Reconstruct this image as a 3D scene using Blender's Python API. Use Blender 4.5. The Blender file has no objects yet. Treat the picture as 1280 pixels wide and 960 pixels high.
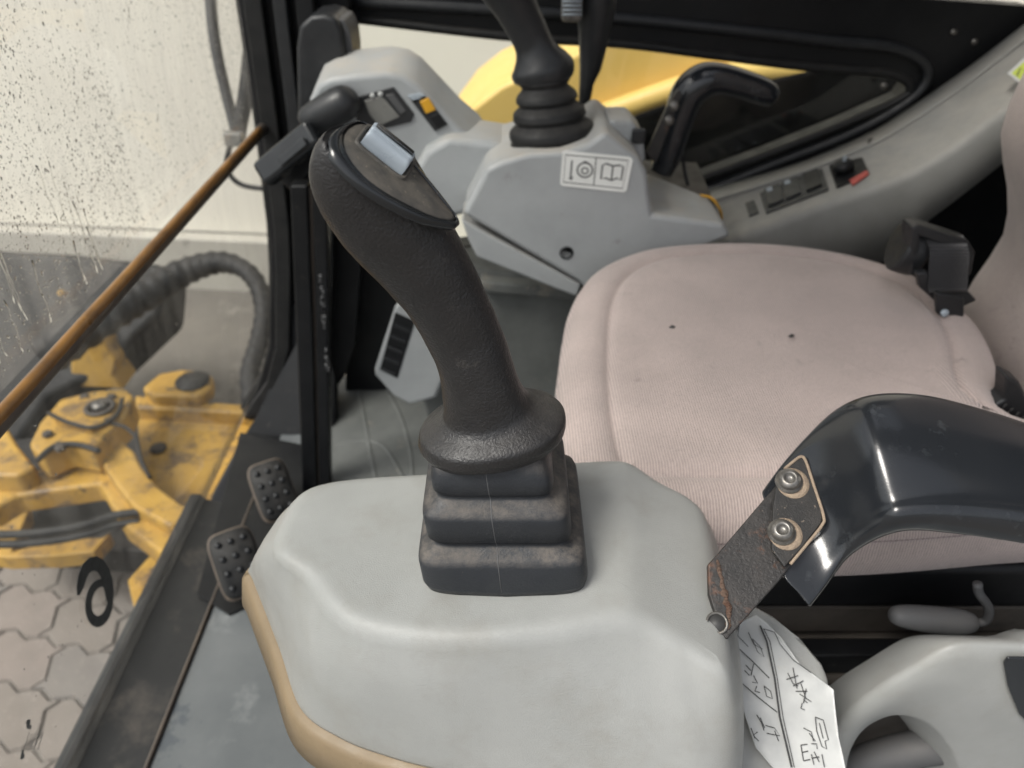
import bpy, bmesh, math, random
from mathutils import Vector, Matrix, noise
random.seed(7)
R = math.radians
SC = bpy.context.scene
COL = SC.collection

# ------------------------------------------------------------------ camera
PITCH = R(35.0)
FPX = 950.0
CAM = Vector((0, 0, 1.0))
FW = Vector((0, math.cos(PITCH), -math.sin(PITCH)))
UP = Vector((0, math.sin(PITCH), math.cos(PITCH)))
RT = Vector((1, 0, 0))
cd = bpy.data.cameras.new('camera'); cam = bpy.data.objects.new('camera', cd); COL.objects.link(cam)
cam.location = CAM; cam.rotation_euler = (R(90) - PITCH, 0, 0)
cd.sensor_width = 36; cd.lens = 36 * FPX / 1280; cd.clip_start = 0.02; cd.clip_end = 400
cd.dof.use_dof = True; cd.dof.focus_distance = 0.47; cd.dof.aperture_fstop = 7.5
SC.camera = cam

# ------------------------------------------------------------------ world, sun, exposure
SUN_EL, SUN_AZ = R(56), R(-150)          # overcast: a wide, weak sun from front left and above
w = bpy.data.worlds.new('World'); SC.world = w; w.use_nodes = True
nt = w.node_tree
sky = nt.nodes.new('ShaderNodeTexSky'); sky.sky_type = 'NISHITA'; sky.sun_disc = False
sky.sun_elevation = SUN_EL; sky.air_density = 1.0; sky.dust_density = 4.0; sky.ozone_density = 1.0
bg = nt.nodes['Background']; bg.inputs['Strength'].default_value = 0.10
hs = nt.nodes.new('ShaderNodeHueSaturation'); hs.inputs['Saturation'].default_value = 0.32      # overcast: the blue is greyed out
nt.links.new(sky.outputs[0], hs.inputs['Color']); nt.links.new(hs.outputs[0], bg.inputs['Color'])
sd = bpy.data.lights.new('sun', 'SUN'); sun = bpy.data.objects.new('sun', sd); COL.objects.link(sun)
sd.energy = 1.5; sd.angle = R(22); sd.color = (1.0, 0.95, 0.88)
sdir = Vector((-0.46, -0.32, 0.83)).normalized()      # towards the sun
sun.rotation_euler = sdir.to_track_quat('Z', 'Y').to_euler()
sky.sun_elevation = math.asin(sdir.z); sky.sun_rotation = math.atan2(sdir.x, sdir.y)
SC.view_settings.view_transform = 'Standard'; SC.view_settings.look = 'None'
SC.view_settings.exposure = 0.98; SC.view_settings.gamma = 1.0
SC.render.engine = 'CYCLES'
SC.cycles.use_denoising = True
SC.cycles.max_bounces = 8; SC.cycles.transparent_max_bounces = 16
SC.cycles.sample_clamp_indirect = 4

# ------------------------------------------------------------------ pixel -> place helpers
def ray(px, py):
    return FW + RT * ((px - 640) / FPX) + UP * ((480 - py) / FPX)
def P(px, py, x=None, y=None, z=None, t=None):
    d = ray(px, py)
    if y is not None: t = (y - CAM.y) / d.y
    elif z is not None: t = (z - CAM.z) / d.z
    elif x is not None: t = (x - CAM.x) / d.x
    return CAM + d * t
def PP(px, py, p0, n, off=0.0):
    d = ray(px, py)
    t = (p0 - CAM).dot(n) / d.dot(n)
    return CAM + d * t + n * off
def plane3(a, b, c):
    n = (b - a).cross(c - a).normalized()
    if n.dot(CAM - a) < 0: n = -n
    return a, n

# ------------------------------------------------------------------ object helpers
WL = {}
def thing(name, label, cat, loc=(0, 0, 0), group=None):
    o = bpy.data.objects.new(name, None); COL.objects.link(o)
    o.empty_display_size = 0.02
    o.location = loc; o['label'] = label; o['category'] = cat
    if group: o['group'] = group
    WL[o] = Vector(loc)
    return o
def tag(o, label=None, cat=None, group=None, kind=None):
    if label: o['label'] = label
    if cat: o['category'] = cat
    if group: o['group'] = group
    if kind: o['kind'] = kind
    return o
def nb():
    return bmesh.new()
def obj(name, bm, mat, parent=None, smooth=True, bevel=0, sub=0, seg=3, label=None, angle=35, kind=None, thick=0, recalc=True):
    me = bpy.data.meshes.new(name)
    if recalc: bmesh.ops.recalc_face_normals(bm, faces=bm.faces[:])
    off = WL[parent] if parent is not None else Vector((0, 0, 0))
    bmesh.ops.translate(bm, vec=-off, verts=bm.verts[:])
    bm.to_mesh(me); bm.free()
    for p in me.polygons: p.use_smooth = smooth
    me.materials.append(mat)
    o = bpy.data.objects.new(name, me); COL.objects.link(o)
    if parent is not None: o.parent = parent
    WL[o] = off
    if thick:
        m = o.modifiers.new('solid', 'SOLIDIFY'); m.thickness = thick; m.offset = 0
    if bevel:
        m = o.modifiers.new('bevel', 'BEVEL'); m.width = bevel; m.segments = seg; m.limit_method = 'ANGLE'; m.angle_limit = R(angle)
        m = o.modifiers.new('wn', 'WEIGHTED_NORMAL'); m.keep_sharp = False
    if sub:
        m = o.modifiers.new('sub', 'SUBSURF'); m.levels = sub; m.render_levels = sub
    if label: o['label'] = label
    if kind: o['kind'] = kind
    return o

def face(bm, vs):
    try: return bm.faces.new(vs)
    except ValueError: return None
def loft(rings, cap0=True, cap1=True, bm=None, closed=True):
    bm = bm or nb()
    R_ = [[bm.verts.new(p) for p in r] for r in rings]
    n = len(R_[0])
    for a, b in zip(R_, R_[1:]):
        for i in range(n if closed else n - 1):
            j = (i + 1) % n
            face(bm, (a[i], a[j], b[j], b[i]))
    if cap0: face(bm, R_[0][::-1])
    if cap1: face(bm, R_[-1])
    return bm
def prism(pts, vec, bm=None):
    vec = Vector(vec); pts = [Vector(p) for p in pts]
    return loft([pts, [p + vec for p in pts]], bm=bm)
def box(c, s, rot=None, bm=None):
    bm = bm or nb()
    M = Matrix.Translation(Vector(c)) @ (rot.to_4x4() if rot else Matrix.Identity(4)) @ Matrix.Diagonal((s[0], s[1], s[2], 1))
    bmesh.ops.create_cube(bm, size=1, matrix=M)
    return bm
def basis(u, v, n):
    m = Matrix((u, v, n)).transposed()
    return m
def crom(pts, n, closed=True):
    m = len(pts); out = []
    segs = m if closed else m - 1
    tot = n
    for k in range(tot):
        f = k / tot * segs if closed else k / (tot - 1) * segs
        i = min(int(f), segs - 1); t = f - i
        g = (lambda j: pts[j % m]) if closed else (lambda j: pts[max(0, min(m - 1, j))])
        a, b, c, d = g(i - 1), g(i), g(i + 1), g(i + 2)
        out.append(0.5 * ((2 * b) + (c - a) * t + (2 * a - 5 * b + 4 * c - d) * t * t + (3 * b - a - 3 * c + d) * t ** 3))
    return out
def mono(rg, cen, it=3):
    # keep a ring star-shaped round its centre so that rings inside it never fold
    n = len(rg)
    for _ in range(it):
        rg = [(rg[i - 1] + rg[i] * 2 + rg[(i + 1) % n]) / 4 for i in range(n)]
    an = [math.atan2(p.y - cen.y, p.x - cen.x) for p in rg]
    for i in range(1, n):
        while an[i] - an[i - 1] > math.pi: an[i] -= 2 * math.pi
        while an[i] - an[i - 1] < -math.pi: an[i] += 2 * math.pi
    sg = 1 if an[-1] > an[0] else -1
    an = [a * sg for a in an]
    up = an[:]; dn = an[:]
    for i in range(1, n): up[i] = max(up[i], up[i - 1] + 1e-3)
    for i in range(n - 2, -1, -1): dn[i] = min(dn[i], dn[i + 1] - 1e-3)
    out = []
    for i, p in enumerate(rg):
        a = (up[i] + dn[i]) / 2 * sg; rr_ = math.hypot(p.x - cen.x, p.y - cen.y)
        out.append(Vector((cen.x + math.cos(a) * rr_, cen.y + math.sin(a) * rr_, p.z)))
    return out
def ell(c, u, v, a, b, n=32, e=2.0, ph=0):
    out = []
    for i in range(n):
        th = 2 * math.pi * i / n + ph
        cs, sn = math.cos(th), math.sin(th)
        x = math.copysign(abs(cs) ** (2 / e), cs) * a; y = math.copysign(abs(sn) ** (2 / e), sn) * b
        out.append(c + u * x + v * y)
    return out
def frames(path):
    fr = []; up = Vector((0, 0, 1)); prev = None
    for i, p in enumerate(path):
        t = (path[min(i + 1, len(path) - 1)] - path[max(i - 1, 0)]).normalized()
        if prev is None:
            u = t.cross(up)
            if u.length < 1e-3: u = t.cross(Vector((1, 0, 0)))
            u.normalize()
        else:
            u = (prev - t * prev.dot(t)).normalized()
        prev = u
        fr.append((t, u, t.cross(u)))
    return fr
def tube(path, r, n=12, bm=None, smoothn=0, ribs=0):
    path = [Vector(p) for p in path]
    if smoothn: path = crom(path, smoothn, closed=False)
    rings = []
    for i, (p, (t, u, v)) in enumerate(zip(path, frames(path))):
        rr = r[min(i, len(r) - 1)] if isinstance(r, (list, tuple)) else r
        if ribs: rr *= 1 + 0.08 * math.sin(i * ribs)
        rings.append(ell(p, u, v, rr, rr, n))
    return loft(rings, bm=bm)
def cyl(c, axis, r, h, n=24, bm=None, r2=None):
    axis = Vector(axis).normalized(); c = Vector(c)
    u = axis.orthogonal().normalized(); v = axis.cross(u)
    return loft([ell(c, u, v, r, r, n), ell(c + axis * h, u, v, r2 or r, r2 or r, n)], bm=bm)
def lathe(c, axis, prof, n=24, bm=None):
    axis = Vector(axis).normalized(); c = Vector(c)
    u = axis.orthogonal().normalized(); v = axis.cross(u)
    return loft([ell(c + axis * h, u, v, r, r, n) for r, h in prof], bm=bm)
def ribbon(pts, wd, p0, n, off=0.0004, closed=False, bm=None, th=0.0002):
    """flat print: a thin strip of ink following pixel points on a plane"""
    bm = bm or nb()
    q = [PP(x, y, p0, n, off) for x, y in pts]
    if closed: q = q + [q[0]]
    L = []
    for i, p in enumerate(q):
        a = q[max(i - 1, 0)]; b = q[min(i + 1, len(q) - 1)]
        if closed and i in (0, len(q) - 1): a, b = q[-2], q[1]
        t = (b - a).normalized(); s = t.cross(n).normalized() * wd / 2
        L.append((p - s, p + s))
    for (a, b), (c, d) in zip(L, L[1:]):
        vs = [bm.verts.new(x) for x in (a, b, d, c)]
        face(bm, vs)
    return bm

# ------------------------------------------------------------------ materials
def M(name, c, c2=None, scale=40, rough=0.5, bump=0.0, bscale=300, metal=0.0, spot=None, dust=None, detail=6, spec=0.5,
      coat=0, rvar=0.12, spot2=None, bump2=None):
    """c/c2: mottled base; spot/spot2=(colour, scale, threshold 0..1, softness); dust=(colour, amount, scale) settles on upward faces"""
    m = bpy.data.materials.new(name); m.use_nodes = True
    n = m.node_tree.nodes; l = m.node_tree.links; b = n['Principled BSDF']
    tc = n.new('ShaderNodeTexCoord'); co = tc.outputs['Object']
    def nz(s, d=detail, r=0.6):
        t = n.new('ShaderNodeTexNoise'); t.inputs['Scale'].default_value = s; t.inputs['Detail'].default_value = d
        t.inputs['Roughness'].default_value = r; l.new(co, t.inputs['Vector']); return t.outputs['Fac']
    def mr(v, a, b_, c0=0, c1=1):
        t = n.new('ShaderNodeMapRange'); l.new(v, t.inputs[0])
        for k, x in zip((1, 2, 3, 4), (a, b_, c0, c1)): t.inputs[k].default_value = x
        return t.outputs[0]
    def mix(f, a, b_):
        t = n.new('ShaderNodeMix'); t.data_type = 'RGBA'
        l.new(f, t.inputs[0])
        for i, x in ((6, a), (7, b_)):
            if isinstance(x, tuple): t.inputs[i].default_value = (*x, 1)
            else: l.new(x, t.inputs[i])
        return t.outputs[2]
    def mul(a, x):
        t = n.new('ShaderNodeMath'); t.operation = 'MULTIPLY'; l.new(a, t.inputs[0])
        if isinstance(x, float): t.inputs[1].default_value = x
        else: l.new(x, t.inputs[1])
        return t.outputs[0]
    c2 = c2 or tuple(x * 0.8 for x in c)
    col = mix(mr(nz(scale), 0.35, 0.65), c, c2)
    rv = mr(nz(scale * 2.3), 0.3, 0.7, max(0.03, rough - rvar), min(1, rough + rvar))
    for s in (spot, spot2):
        if s:
            f = mr(nz(s[1], 8, 0.7), s[2], s[2] + s[3])
            col = mix(f, col, s[0])
    if dust:
        g = n.new('ShaderNodeNewGeometry'); sx = n.new('ShaderNodeSeparateXYZ'); l.new(g.outputs['Normal'], sx.inputs[0])
        upf = mr(sx.outputs['Z'], 0.35, 0.95)
        f = mul(mul(upf, mr(nz(dust[2], 9, 0.75), 0.38, 0.62)), float(dust[1]))
        col = mix(f, col, dust[0])
        rr = n.new('ShaderNodeMix'); l.new(f, rr.inputs[0]); l.new(rv, rr.inputs[2]); rr.inputs[3].default_value = 0.95
        rv = rr.outputs[0]
    l.new(col, b.inputs['Base Color']); l.new(rv, b.inputs['Roughness'])
    b.inputs['Metallic'].default_value = metal
    b.inputs['Specular IOR Level'].default_value = spec
    if coat: b.inputs['Coat Weight'].default_value = coat; b.inputs['Coat Roughness'].default_value = 0.12
    if bump:
        bp = n.new('ShaderNodeBump'); bp.inputs['Strength'].default_value = bump; bp.inputs['Distance'].default_value = 0.001
        l.new(nz(bscale, 4), bp.inputs['Height']); l.new(bp.outputs[0], b.inputs['Normal'])
        if bump2:
            b3 = n.new('ShaderNodeBump'); b3.inputs['Strength'].default_value = bump2[0]; b3.inputs['Distance'].default_value = 0.0006
            l.new(nz(bump2[1], 2), b3.inputs['Height']); l.new(bp.outputs[0], b3.inputs['Normal']); l.new(b3.outputs[0], b.inputs['Normal'])
    return m
def fabric(name, c, c2, rib=0.0028, axis='X', stain=None):
    stain = stain or tuple(x * .72 for x in c)
    m = M(name, c, c2, scale=9, rough=0.92, spec=0.15, detail=8, spot=(stain, 5.5, .50, .35), spot2=(tuple(x * .62 for x in c), 26, .62, .12))
    n = m.node_tree.nodes; l = m.node_tree.links; b = n['Principled BSDF']
    tc = n['Texture Coordinate']
    wv = n.new('ShaderNodeTexWave'); wv.wave_type = 'BANDS'; wv.bands_direction = axis
    wv.inputs['Scale'].default_value = 2 * math.pi / rib / 20; wv.inputs['Distortion'].default_value = 0.6
    wv.inputs['Detail'].default_value = 2; wv.inputs['Detail Scale'].default_value = 4
    l.new(tc.outputs['Object'], wv.inputs['Vector'])
    vo = n.new('ShaderNodeTexNoise'); vo.inputs['Scale'].default_value = 330; vo.inputs['Detail'].default_value = 5
    l.new(tc.outputs['Object'], vo.inputs['Vector'])
    ad = n.new('ShaderNodeMath'); ad.operation = 'ADD'; l.new(wv.outputs['Fac'], ad.inputs[0]); l.new(vo.outputs['Fac'], ad.inputs[1])
    bp = n.new('ShaderNodeBump'); bp.inputs['Strength'].default_value = 0.45; bp.inputs['Distance'].default_value = 0.0014
    l.new(ad.outputs[0], bp.inputs['Height']); l.new(bp.outputs[0], b.inputs['Normal'])
    # colour goes darker in the valleys between the ribs, lighter on the crests
    old = b.inputs['Base Color'].links[0].from_socket
    mr = n.new('ShaderNodeMapRange'); l.new(ad.outputs[0], mr.inputs[0]); mr.inputs[1].default_value = 0.4; mr.inputs[2].default_value = 1.5
    mr.inputs[3].default_value = 0.72; mr.inputs[4].default_value = 1.14
    mx = n.new('ShaderNodeMix'); mx.data_type = 'RGBA'; mx.blend_type = 'MULTIPLY'; mx.inputs[0].default_value = 1
    l.new(old, mx.inputs[6]); l.new(mr.outputs[0], mx.inputs[7]); l.new(mx.outputs[2], b.inputs['Base Color'])
    b.inputs['Sheen Weight'].default_value = 0.25
    return m
def glassmat(name, haze0, haze1, scale, tint=(.93, .95, .94)):
    m = bpy.data.materials.new(name); m.use_nodes = True
    n = m.node_tree.nodes; l = m.node_tree.links; n.clear()
    out = n.new('ShaderNodeOutputMaterial'); tr = n.new('ShaderNodeBsdfTransparent'); tr.inputs[0].default_value = (*tint, 1)
    df = n.new('ShaderNodeBsdfDiffuse'); df.inputs[0].default_value = (.62, .60, .55, 1)
    tl = n.new('ShaderNodeBsdfTranslucent'); tl.inputs[0].default_value = (.7, .68, .62, 1)
    hz = n.new('ShaderNodeMixShader'); hz.inputs[0].default_value = .5; l.new(df.outputs[0], hz.inputs[1]); l.new(tl.outputs[0], hz.inputs[2])
    gl = n.new('ShaderNodeBsdfGlossy'); gl.inputs['Roughness'].default_value = 0.03
    tc = n.new('ShaderNodeTexCoord'); mp = n.new('ShaderNodeMapping'); mp.inputs['Scale'].default_value = (1, 3.2, 0.55)
    l.new(tc.outputs['Object'], mp.inputs[0])
    nz = n.new('ShaderNodeTexNoise'); nz.inputs['Scale'].default_value = scale; nz.inputs['Detail'].default_value = 9; nz.inputs['Roughness'].default_value = .68
    l.new(mp.outputs[0], nz.inputs['Vector'])
    mr = n.new('ShaderNodeMapRange'); l.new(nz.outputs['Fac'], mr.inputs[0]); mr.inputs[1].default_value = .35; mr.inputs[2].default_value = .72
    mr.inputs[3].default_value = haze0; mr.inputs[4].default_value = haze1
    a = n.new('ShaderNodeMixShader'); l.new(mr.outputs[0], a.inputs[0]); l.new(tr.outputs[0], a.inputs[1]); l.new(hz.outputs[0], a.inputs[2])
    fr = n.new('ShaderNodeLayerWeight'); fr.inputs[0].default_value = 0.5
    pw = n.new('ShaderNodeMath'); pw.operation = 'POWER'; pw.inputs[1].default_value = 4.0; l.new(fr.outputs['Facing'], pw.inputs[0])
    fr_ = n.new('ShaderNodeMath'); fr_.operation = 'ADD'; fr_.inputs[1].default_value = 0.05; l.new(pw.outputs[0], fr_.inputs[0])
    k = n.new('ShaderNodeMath'); k.operation = 'MULTIPLY'; k.inputs[1].default_value = 0.6; l.new(fr_.outputs[0], k.inputs[0])
    g = n.new('ShaderNodeMixShader'); l.new(k.outputs[0], g.inputs[0]); l.new(a.outputs[0], g.inputs[1]); l.new(gl.outputs[0], g.inputs[2])
    l.new(g.outputs[0], out.inputs[0])
    return m

DUST = (.30, .245, .19)
m_grey = M('console_plastic', (.345, .352, .340), (.31, .317, .305), scale=14, rough=.40, bump=.3, bscale=1100,
           spot=((.27, .265, .24), 12, .50, .30), spot2=((.10, .095, .085), 210, .72, .02), rvar=.10, bump2=(.25, 90))
m_trim = M('tan_trim', (.27, .20, .12), (.22, .165, .10), scale=25, rough=.55, bump=.15, bscale=500, spot=((.16, .12, .08), 60, .64, .08))
m_rub = M('grip_rubber', (.017, .017, .018), (.023, .022, .022), scale=26, rough=.36, bump=.32, bscale=300,
          spot=((.060, .055, .050), 60, .63, .16), spot2=((.36, .33, .28), 420, .755, .02), dust=((.075, .068, .062), .35, 45), rvar=.10, bump2=(.9, 620))
m_boot = M('boot_rubber', (.018, .021, .026), (.024, .027, .031), scale=30, rough=.5, bump=.35, bscale=700, dust=((.22, .19, .16), .62, 90),
           spot=((.12, .10, .085), 160, .69, .05))
m_gloss = M('gloss_black', (.02, .022, .024), rough=.16, spot=((.14, .12, .09), 90, .66, .1), rvar=.06)
m_panel = M('dusty_plate', (.105, .095, .08), (.05, .048, .045), scale=110, rough=.6, bump=.3, bscale=1200, spot=((.30, .26, .19), 260, .62, .1))
m_switch = M('switch_grey', (.36, .41, .45), (.31, .355, .40), scale=40, rough=.34, spot=((.12, .11, .1), 200, .68, .04))
m_slate = M('slate_gloss', (.0165, .0185, .0215), (.013, .015, .018), scale=10, rough=.19, bump=.06, bscale=700, coat=.2,
            spot=((.16, .16, .15), 330, .70, .03), spot2=((.065, .072, .076), 34, .60, .2), rvar=.05)
m_steel = M('painted_bracket', (.014, .0135, .0135), (.032, .029, .027), scale=45, rough=.5, bump=.6, bscale=400,
            spot=((.13, .062, .035), 36, .57, .12), spot2=((.36, .30, .24), 330, .66, .04), rvar=.15)
m_rust = M('rust_scale', (.075, .036, .022), (.12, .082, .06), scale=150, rough=.85, bump=.9, bscale=500, spot=((.03, .024, .02), 60, .50, .10))
m_plate = M('bracket_pad', (.013, .013, .013), (.024, .022, .02), scale=60, rough=.55, bump=.5, bscale=800, spot=((.27, .22, .17), 420, .63, .05))
m_bolt = M('bolt_steel', (.24, .23, .215), (.13, .125, .115), scale=150, rough=.38, metal=.7, spot=((.30, .25, .19), 220, .58, .1))
m_dustring = M('caked_dust', (.36, .28, .2), (.26, .2, .15), scale=200, rough=.95, bump=.8, bscale=900)
m_seat = fabric('seat_knit', (.53, .44, .41), (.46, .385, .36))
m_back = fabric('backrest_knit', (.44, .375, .345), (.36, .31, .29), axis='Z')
m_side = fabric('seat_side_knit', (.34, .27, .27), (.25, .205, .205), rib=.005, axis='X')
m_black = M('black_paint', (.006, .0065, .0075), (.010, .0105, .0115), scale=12, rough=.45, bump=.1, bscale=300, spec=.3, spot=((.045, .041, .037), 40, .62, .14))
m_void = M('matt_black', (.006, .006, .007), (.009, .009, .009), rough=.8, spec=.2)
m_blackrub = M('black_rubber', (.010, .0105, .011), (.017, .017, .017), scale=30, rough=.55, bump=.3, bscale=400, spec=.35, dust=((.06, .055, .05), .5, 40))
m_dark = M('dark_plastic', (.013, .0145, .0165), (.020, .021, .023), scale=30, rough=.45, spot=((.11, .1, .09), 90, .66, .1))
m_floor = M('floor_panel', (.105, .114, .118), (.14, .149, .152), scale=7, rough=.42, bump=.2, bscale=120, spot=((.24, .25, .25), 8, .56, .2),
            spot2=((.075, .085, .095), 13, .60, .04), rvar=.14)
m_mat = M('floor_mat', (.125, .13, .125), (.085, .09, .086), scale=12, rough=.7, bump=.3, bscale=200, spot=((.27, .24, .2), 14, .6, .15))
m_sill = M('sill_black', (.007, .0075, .008), (.013, .013, .013), scale=9, rough=.5, bump=.2, bscale=200, spot=((.085, .072, .06), 7, .52, .25))
m_fgrey = M('far_console_plastic', (.36, .375, .38), (.31, .325, .33), scale=12, rough=.45, bump=.1, bscale=600,
            spot=((.20, .19, .175), 18, .62, .15), dust=((.44, .40, .34), .75, 8))
m_fbeige = M('rear_panel_plastic', (.26, .26, .245), (.21, .21, .195), scale=9, rough=.6, bump=.2, bscale=400, spot=((.18, .16, .14), 14, .6, .16),
             dust=((.42, .39, .34), .6, 10))
m_white = M('label_white', (.52, .53, .515), (.45, .46, .45), scale=40, rough=.4, spot=((.45, .40, .33), 50, .64, .12))
m_whitefar = M('clean_label_white', (.80, .81, .78), (.74, .75, .72), scale=40, rough=.4)
m_ink = M('label_ink', (.05, .05, .05), rough=.6)
m_inkg = M('label_ink_grey', (.13, .135, .135), rough=.6)
m_yel = M('machine_yellow', (.50, .30, .055), (.37, .215, .045), scale=7, rough=.5, bump=.5, bscale=60, spot=((.15, .095, .045), 11, .50, .14),
          spot2=((.045, .04, .035), 20, .60, .06))
m_yel2 = M('clean_yellow', (.80, .56, .17), (.74, .51, .15), scale=3, rough=.45)
m_wall = M('cream_wall', (.80, .765, .67), (.75, .71, .62), scale=1.4, rough=.75, spot=((.62, .58, .49), 1.1, .62, .2), detail=8)
m_plinth = M('plinth', (.47, .45, .395), (.40, .38, .335), scale=3, rough=.8, spot=((.2, .19, .17), 5, .6, .1))
m_ground = M('ground_sand', (.165, .15, .13), (.12, .11, .098), scale=2.5, rough=.9, bump=.5, bscale=40, spot=((.27, .25, .22), 4, .6, .1))
_pv = dict(scale=8, rough=.92, bump=.8, bscale=200, spot=((.31, .275, .245), 40, .58, .08), spot2=((.10, .085, .07), 70, .66, .05))
m_pav = M('paver_concrete', (.235, .205, .18), (.20, .175, .152), **_pv)
m_pav2 = M('paver_concrete_grey', (.215, .195, .175), (.18, .162, .148), **_pv)
m_pav3 = M('paver_concrete_rosy', (.255, .215, .19), (.21, .18, .158), **_pv)
m_seal = M('amber_sealant', (.34, .165, .04), (.17, .085, .03), scale=16, rough=.35, spot=((.45, .23, .06), 24, .58, .12), bump=.3, bscale=200)
m_chan = M('channel_grey', (.15, .12, .095), (.09, .075, .065), scale=20, rough=.45)
m_yed = M('yellow_key', (.70, .36, .02), rough=.4)
m_red = M('red_mark', (.50, .10, .08), rough=.5)
m_lime = M('lime_print', (.50, .58, .10), (.42, .5, .08), rough=.4)
m_screen = M('screen_beige', (.20, .20, .185), (.16, .16, .15), rough=.35)
m_web = fabric('belt_webbing', (.04, .04, .043), (.03, .03, .032), rib=.003, axis='Z')
m_pipe = M('dirty_grey_paint', (.095, .097, .10), (.07, .071, .073), scale=20, rough=.6, dust=((.16, .15, .14), .5, 20))
m_base = M('dusty_brown_base', (.085, .073, .062), (.05, .044, .038), scale=14, rough=.75, spot=((.04, .035, .03), 16, .58, .1), bump=.3, bscale=200)
m_gl_up = glassmat('windshield_glass_wet', .05, .34, 8)
m_gl_lo = glassmat('windshield_glass', .015, .10, 7)
m_gl_s = glassmat('side_glass', .0, .02, 5)
def dropmat():
    m = bpy.data.materials.new('water'); m.use_nodes = True
    b = m.node_tree.nodes['Principled BSDF']
    b.inputs['Base Color'].default_value = (.95, .95, .93, 1); b.inputs['Roughness'].default_value = .22
    b.inputs['Transmission Weight'].default_value = 1; b.inputs['IOR'].default_value = 1.2
    return m
m_drop = dropmat()

# =================================================================== SETTING
bm = nb(); s = 60
for p in ((-s, -s), (s, -s), (s, s), (-s, s)): bm.verts.new((p[0], p[1], -.909))
bm.faces.new(bm.verts[:])
ground = obj('ground', bm, m_ground); ground['kind'] = 'structure'; ground['label'] = 'sandy grey ground outside the cab'
# wavy interlocking pavers, each its own piece
def paver_mesh(seed):
    L, H, n = .215, .150, 8
    rr = random.Random(seed)
    def wob(u): return math.sin(u * 4 * math.pi)
    def wob1(u): return math.sin(u * 2 * math.pi)
    pts = []
    for i in range(n): u = i / n; pts.append((u * L + 0, .012 * wob(u)))
    for i in range(4): v = i / 4; pts.append((L + .020 * wob1(v), v * H))
    for i in range(n): u = 1 - i / n; pts.append((u * L, H + .012 * wob(u)))
    for i in range(4): v = 1 - i / 4; pts.append((.020 * wob1(v), v * H))
    cx, cy = L / 2, H / 2
    def sc(k, z): return [Vector((cx + (x - cx) * (1 - k / L * 2), cy + (y - cy) * (1 - k / H * 2), z)) for x, y in pts]
    return loft([sc(.0018, -.012), sc(.0065, .0)], cap0=False), L, H
pm = []
for s_ in range(3):
    b_, PL, PH = paver_mesh(s_)
    me = bpy.data.meshes.new('paver'); b_.to_mesh(me); b_.free()
    for p in me.polygons: p.use_smooth = False
    me.materials.append((m_pav, m_pav2, m_pav3)[s_]); pm.append(me)
ang = R(-14)
for r_ in range(-4, 18):
    for c_ in range(-3, 14):
        x = c_ * PL + (r_ % 2) * PL * .5 - 2.75; y = r_ * PH + .55
        q = Matrix.Rotation(ang, 3, 'Z') @ Vector((x + 1.6, y - 1.2, 0)) + Vector((-1.6, 1.2, -.9))
        if not (-2.6 < q.x < -.62 and .35 < q.y < 2.25): continue
        o = bpy.data.objects.new('paver', random.choice(pm)); COL.objects.link(o); o.parent = ground
        o.location = q + Vector((0, 0, random.uniform(-.004, .002)))
        o.rotation_euler = (random.uniform(-.01, .01), random.uniform(-.01, .01), ang + random.uniform(-.01, .01))

# cream building wall with its plinth
wl = thing('building_wall', 'cream rendered wall with grey plinth beyond the windshield and side window', 'wall', (0, 4.6, -.96))
a0, a1 = P(-700, 250, z=-.62), P(350, 293, z=-.62)
wd = (a1 - a0).normalized(); a1 = a0 + wd * 22
nrm = Vector((-wd.y, wd.x, 0))
obj('wall_face', prism([a0, a1, a1 + Vector((0, 0, 6)), a0 + Vector((0, 0, 6))], nrm * .2), m_wall, wl, smooth=False)
p0_, p1_ = a0 - nrm * .10, a1 - nrm * .10
obj('plinth', prism([p0_ + Vector((0, 0, -.40)), p1_ + Vector((0, 0, -.40)), p1_ + Vector((0, 0, .0)), p0_], nrm * .09), m_plinth, wl, smooth=False, bevel=.01)

# cab floor
fl = tag(obj('floor', prism([Vector(p) for p in ((-.508, -.1, -.05), (1.0, -.1, -.05), (1.0, 1.5, -.05), (-.508, 1.5, -.05))], (0, 0, -.03)), m_floor, smooth=False, bevel=.003), kind='structure')
fl['label'] = 'blue grey cab floor panel'
fm = thing('floor_mat', 'worn grey floor mat with raised grooves beyond the near console', 'mat', (-.25, 1.3, -.05))
obj('mat_sheet', prism([P(400, 470, z=-.04), P(560, 470, z=-.04), P(640, 620, z=-.04), P(400, 620, z=-.04)], (0, 0, -.009)), m_mat, fm, smooth=False, bevel=.003)
for q in (((445, 470), (455, 520), (462, 560), (470, 600)), ((478, 478), (500, 520), (512, 560), (516, 600)), ((400, 560), (450, 552), (480, 560), (505, 600))):
    obj('groove_rib', tube([P(x, y, z=-.0445) for x, y in q], .0065, 10, smoothn=30), m_mat, fm)

# sill between floor and windshield
sl = thing('windshield_sill', 'black steel sill running under the windshield beside the floor', 'sill', (-.57, .7, -.05))
prof = [(-.634, -.07), (-.634, -.037), (-.630, -.032), (-.612, -.032), (-.606, -.045), (-.575, -.056), (-.513, -.052), (-.513, -.09), (-.634, -.09)]
obj('sill_plate', loft([[Vector((x, y, z)) for x, z in prof] for y in (-.1, .3, .6, .9, 1.1)]), m_sill, sl, bevel=.003)
obj('edge_strip', box((-.5105, .5, -.047), (.004, 1.3, .008)), m_chan, sl)

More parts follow.
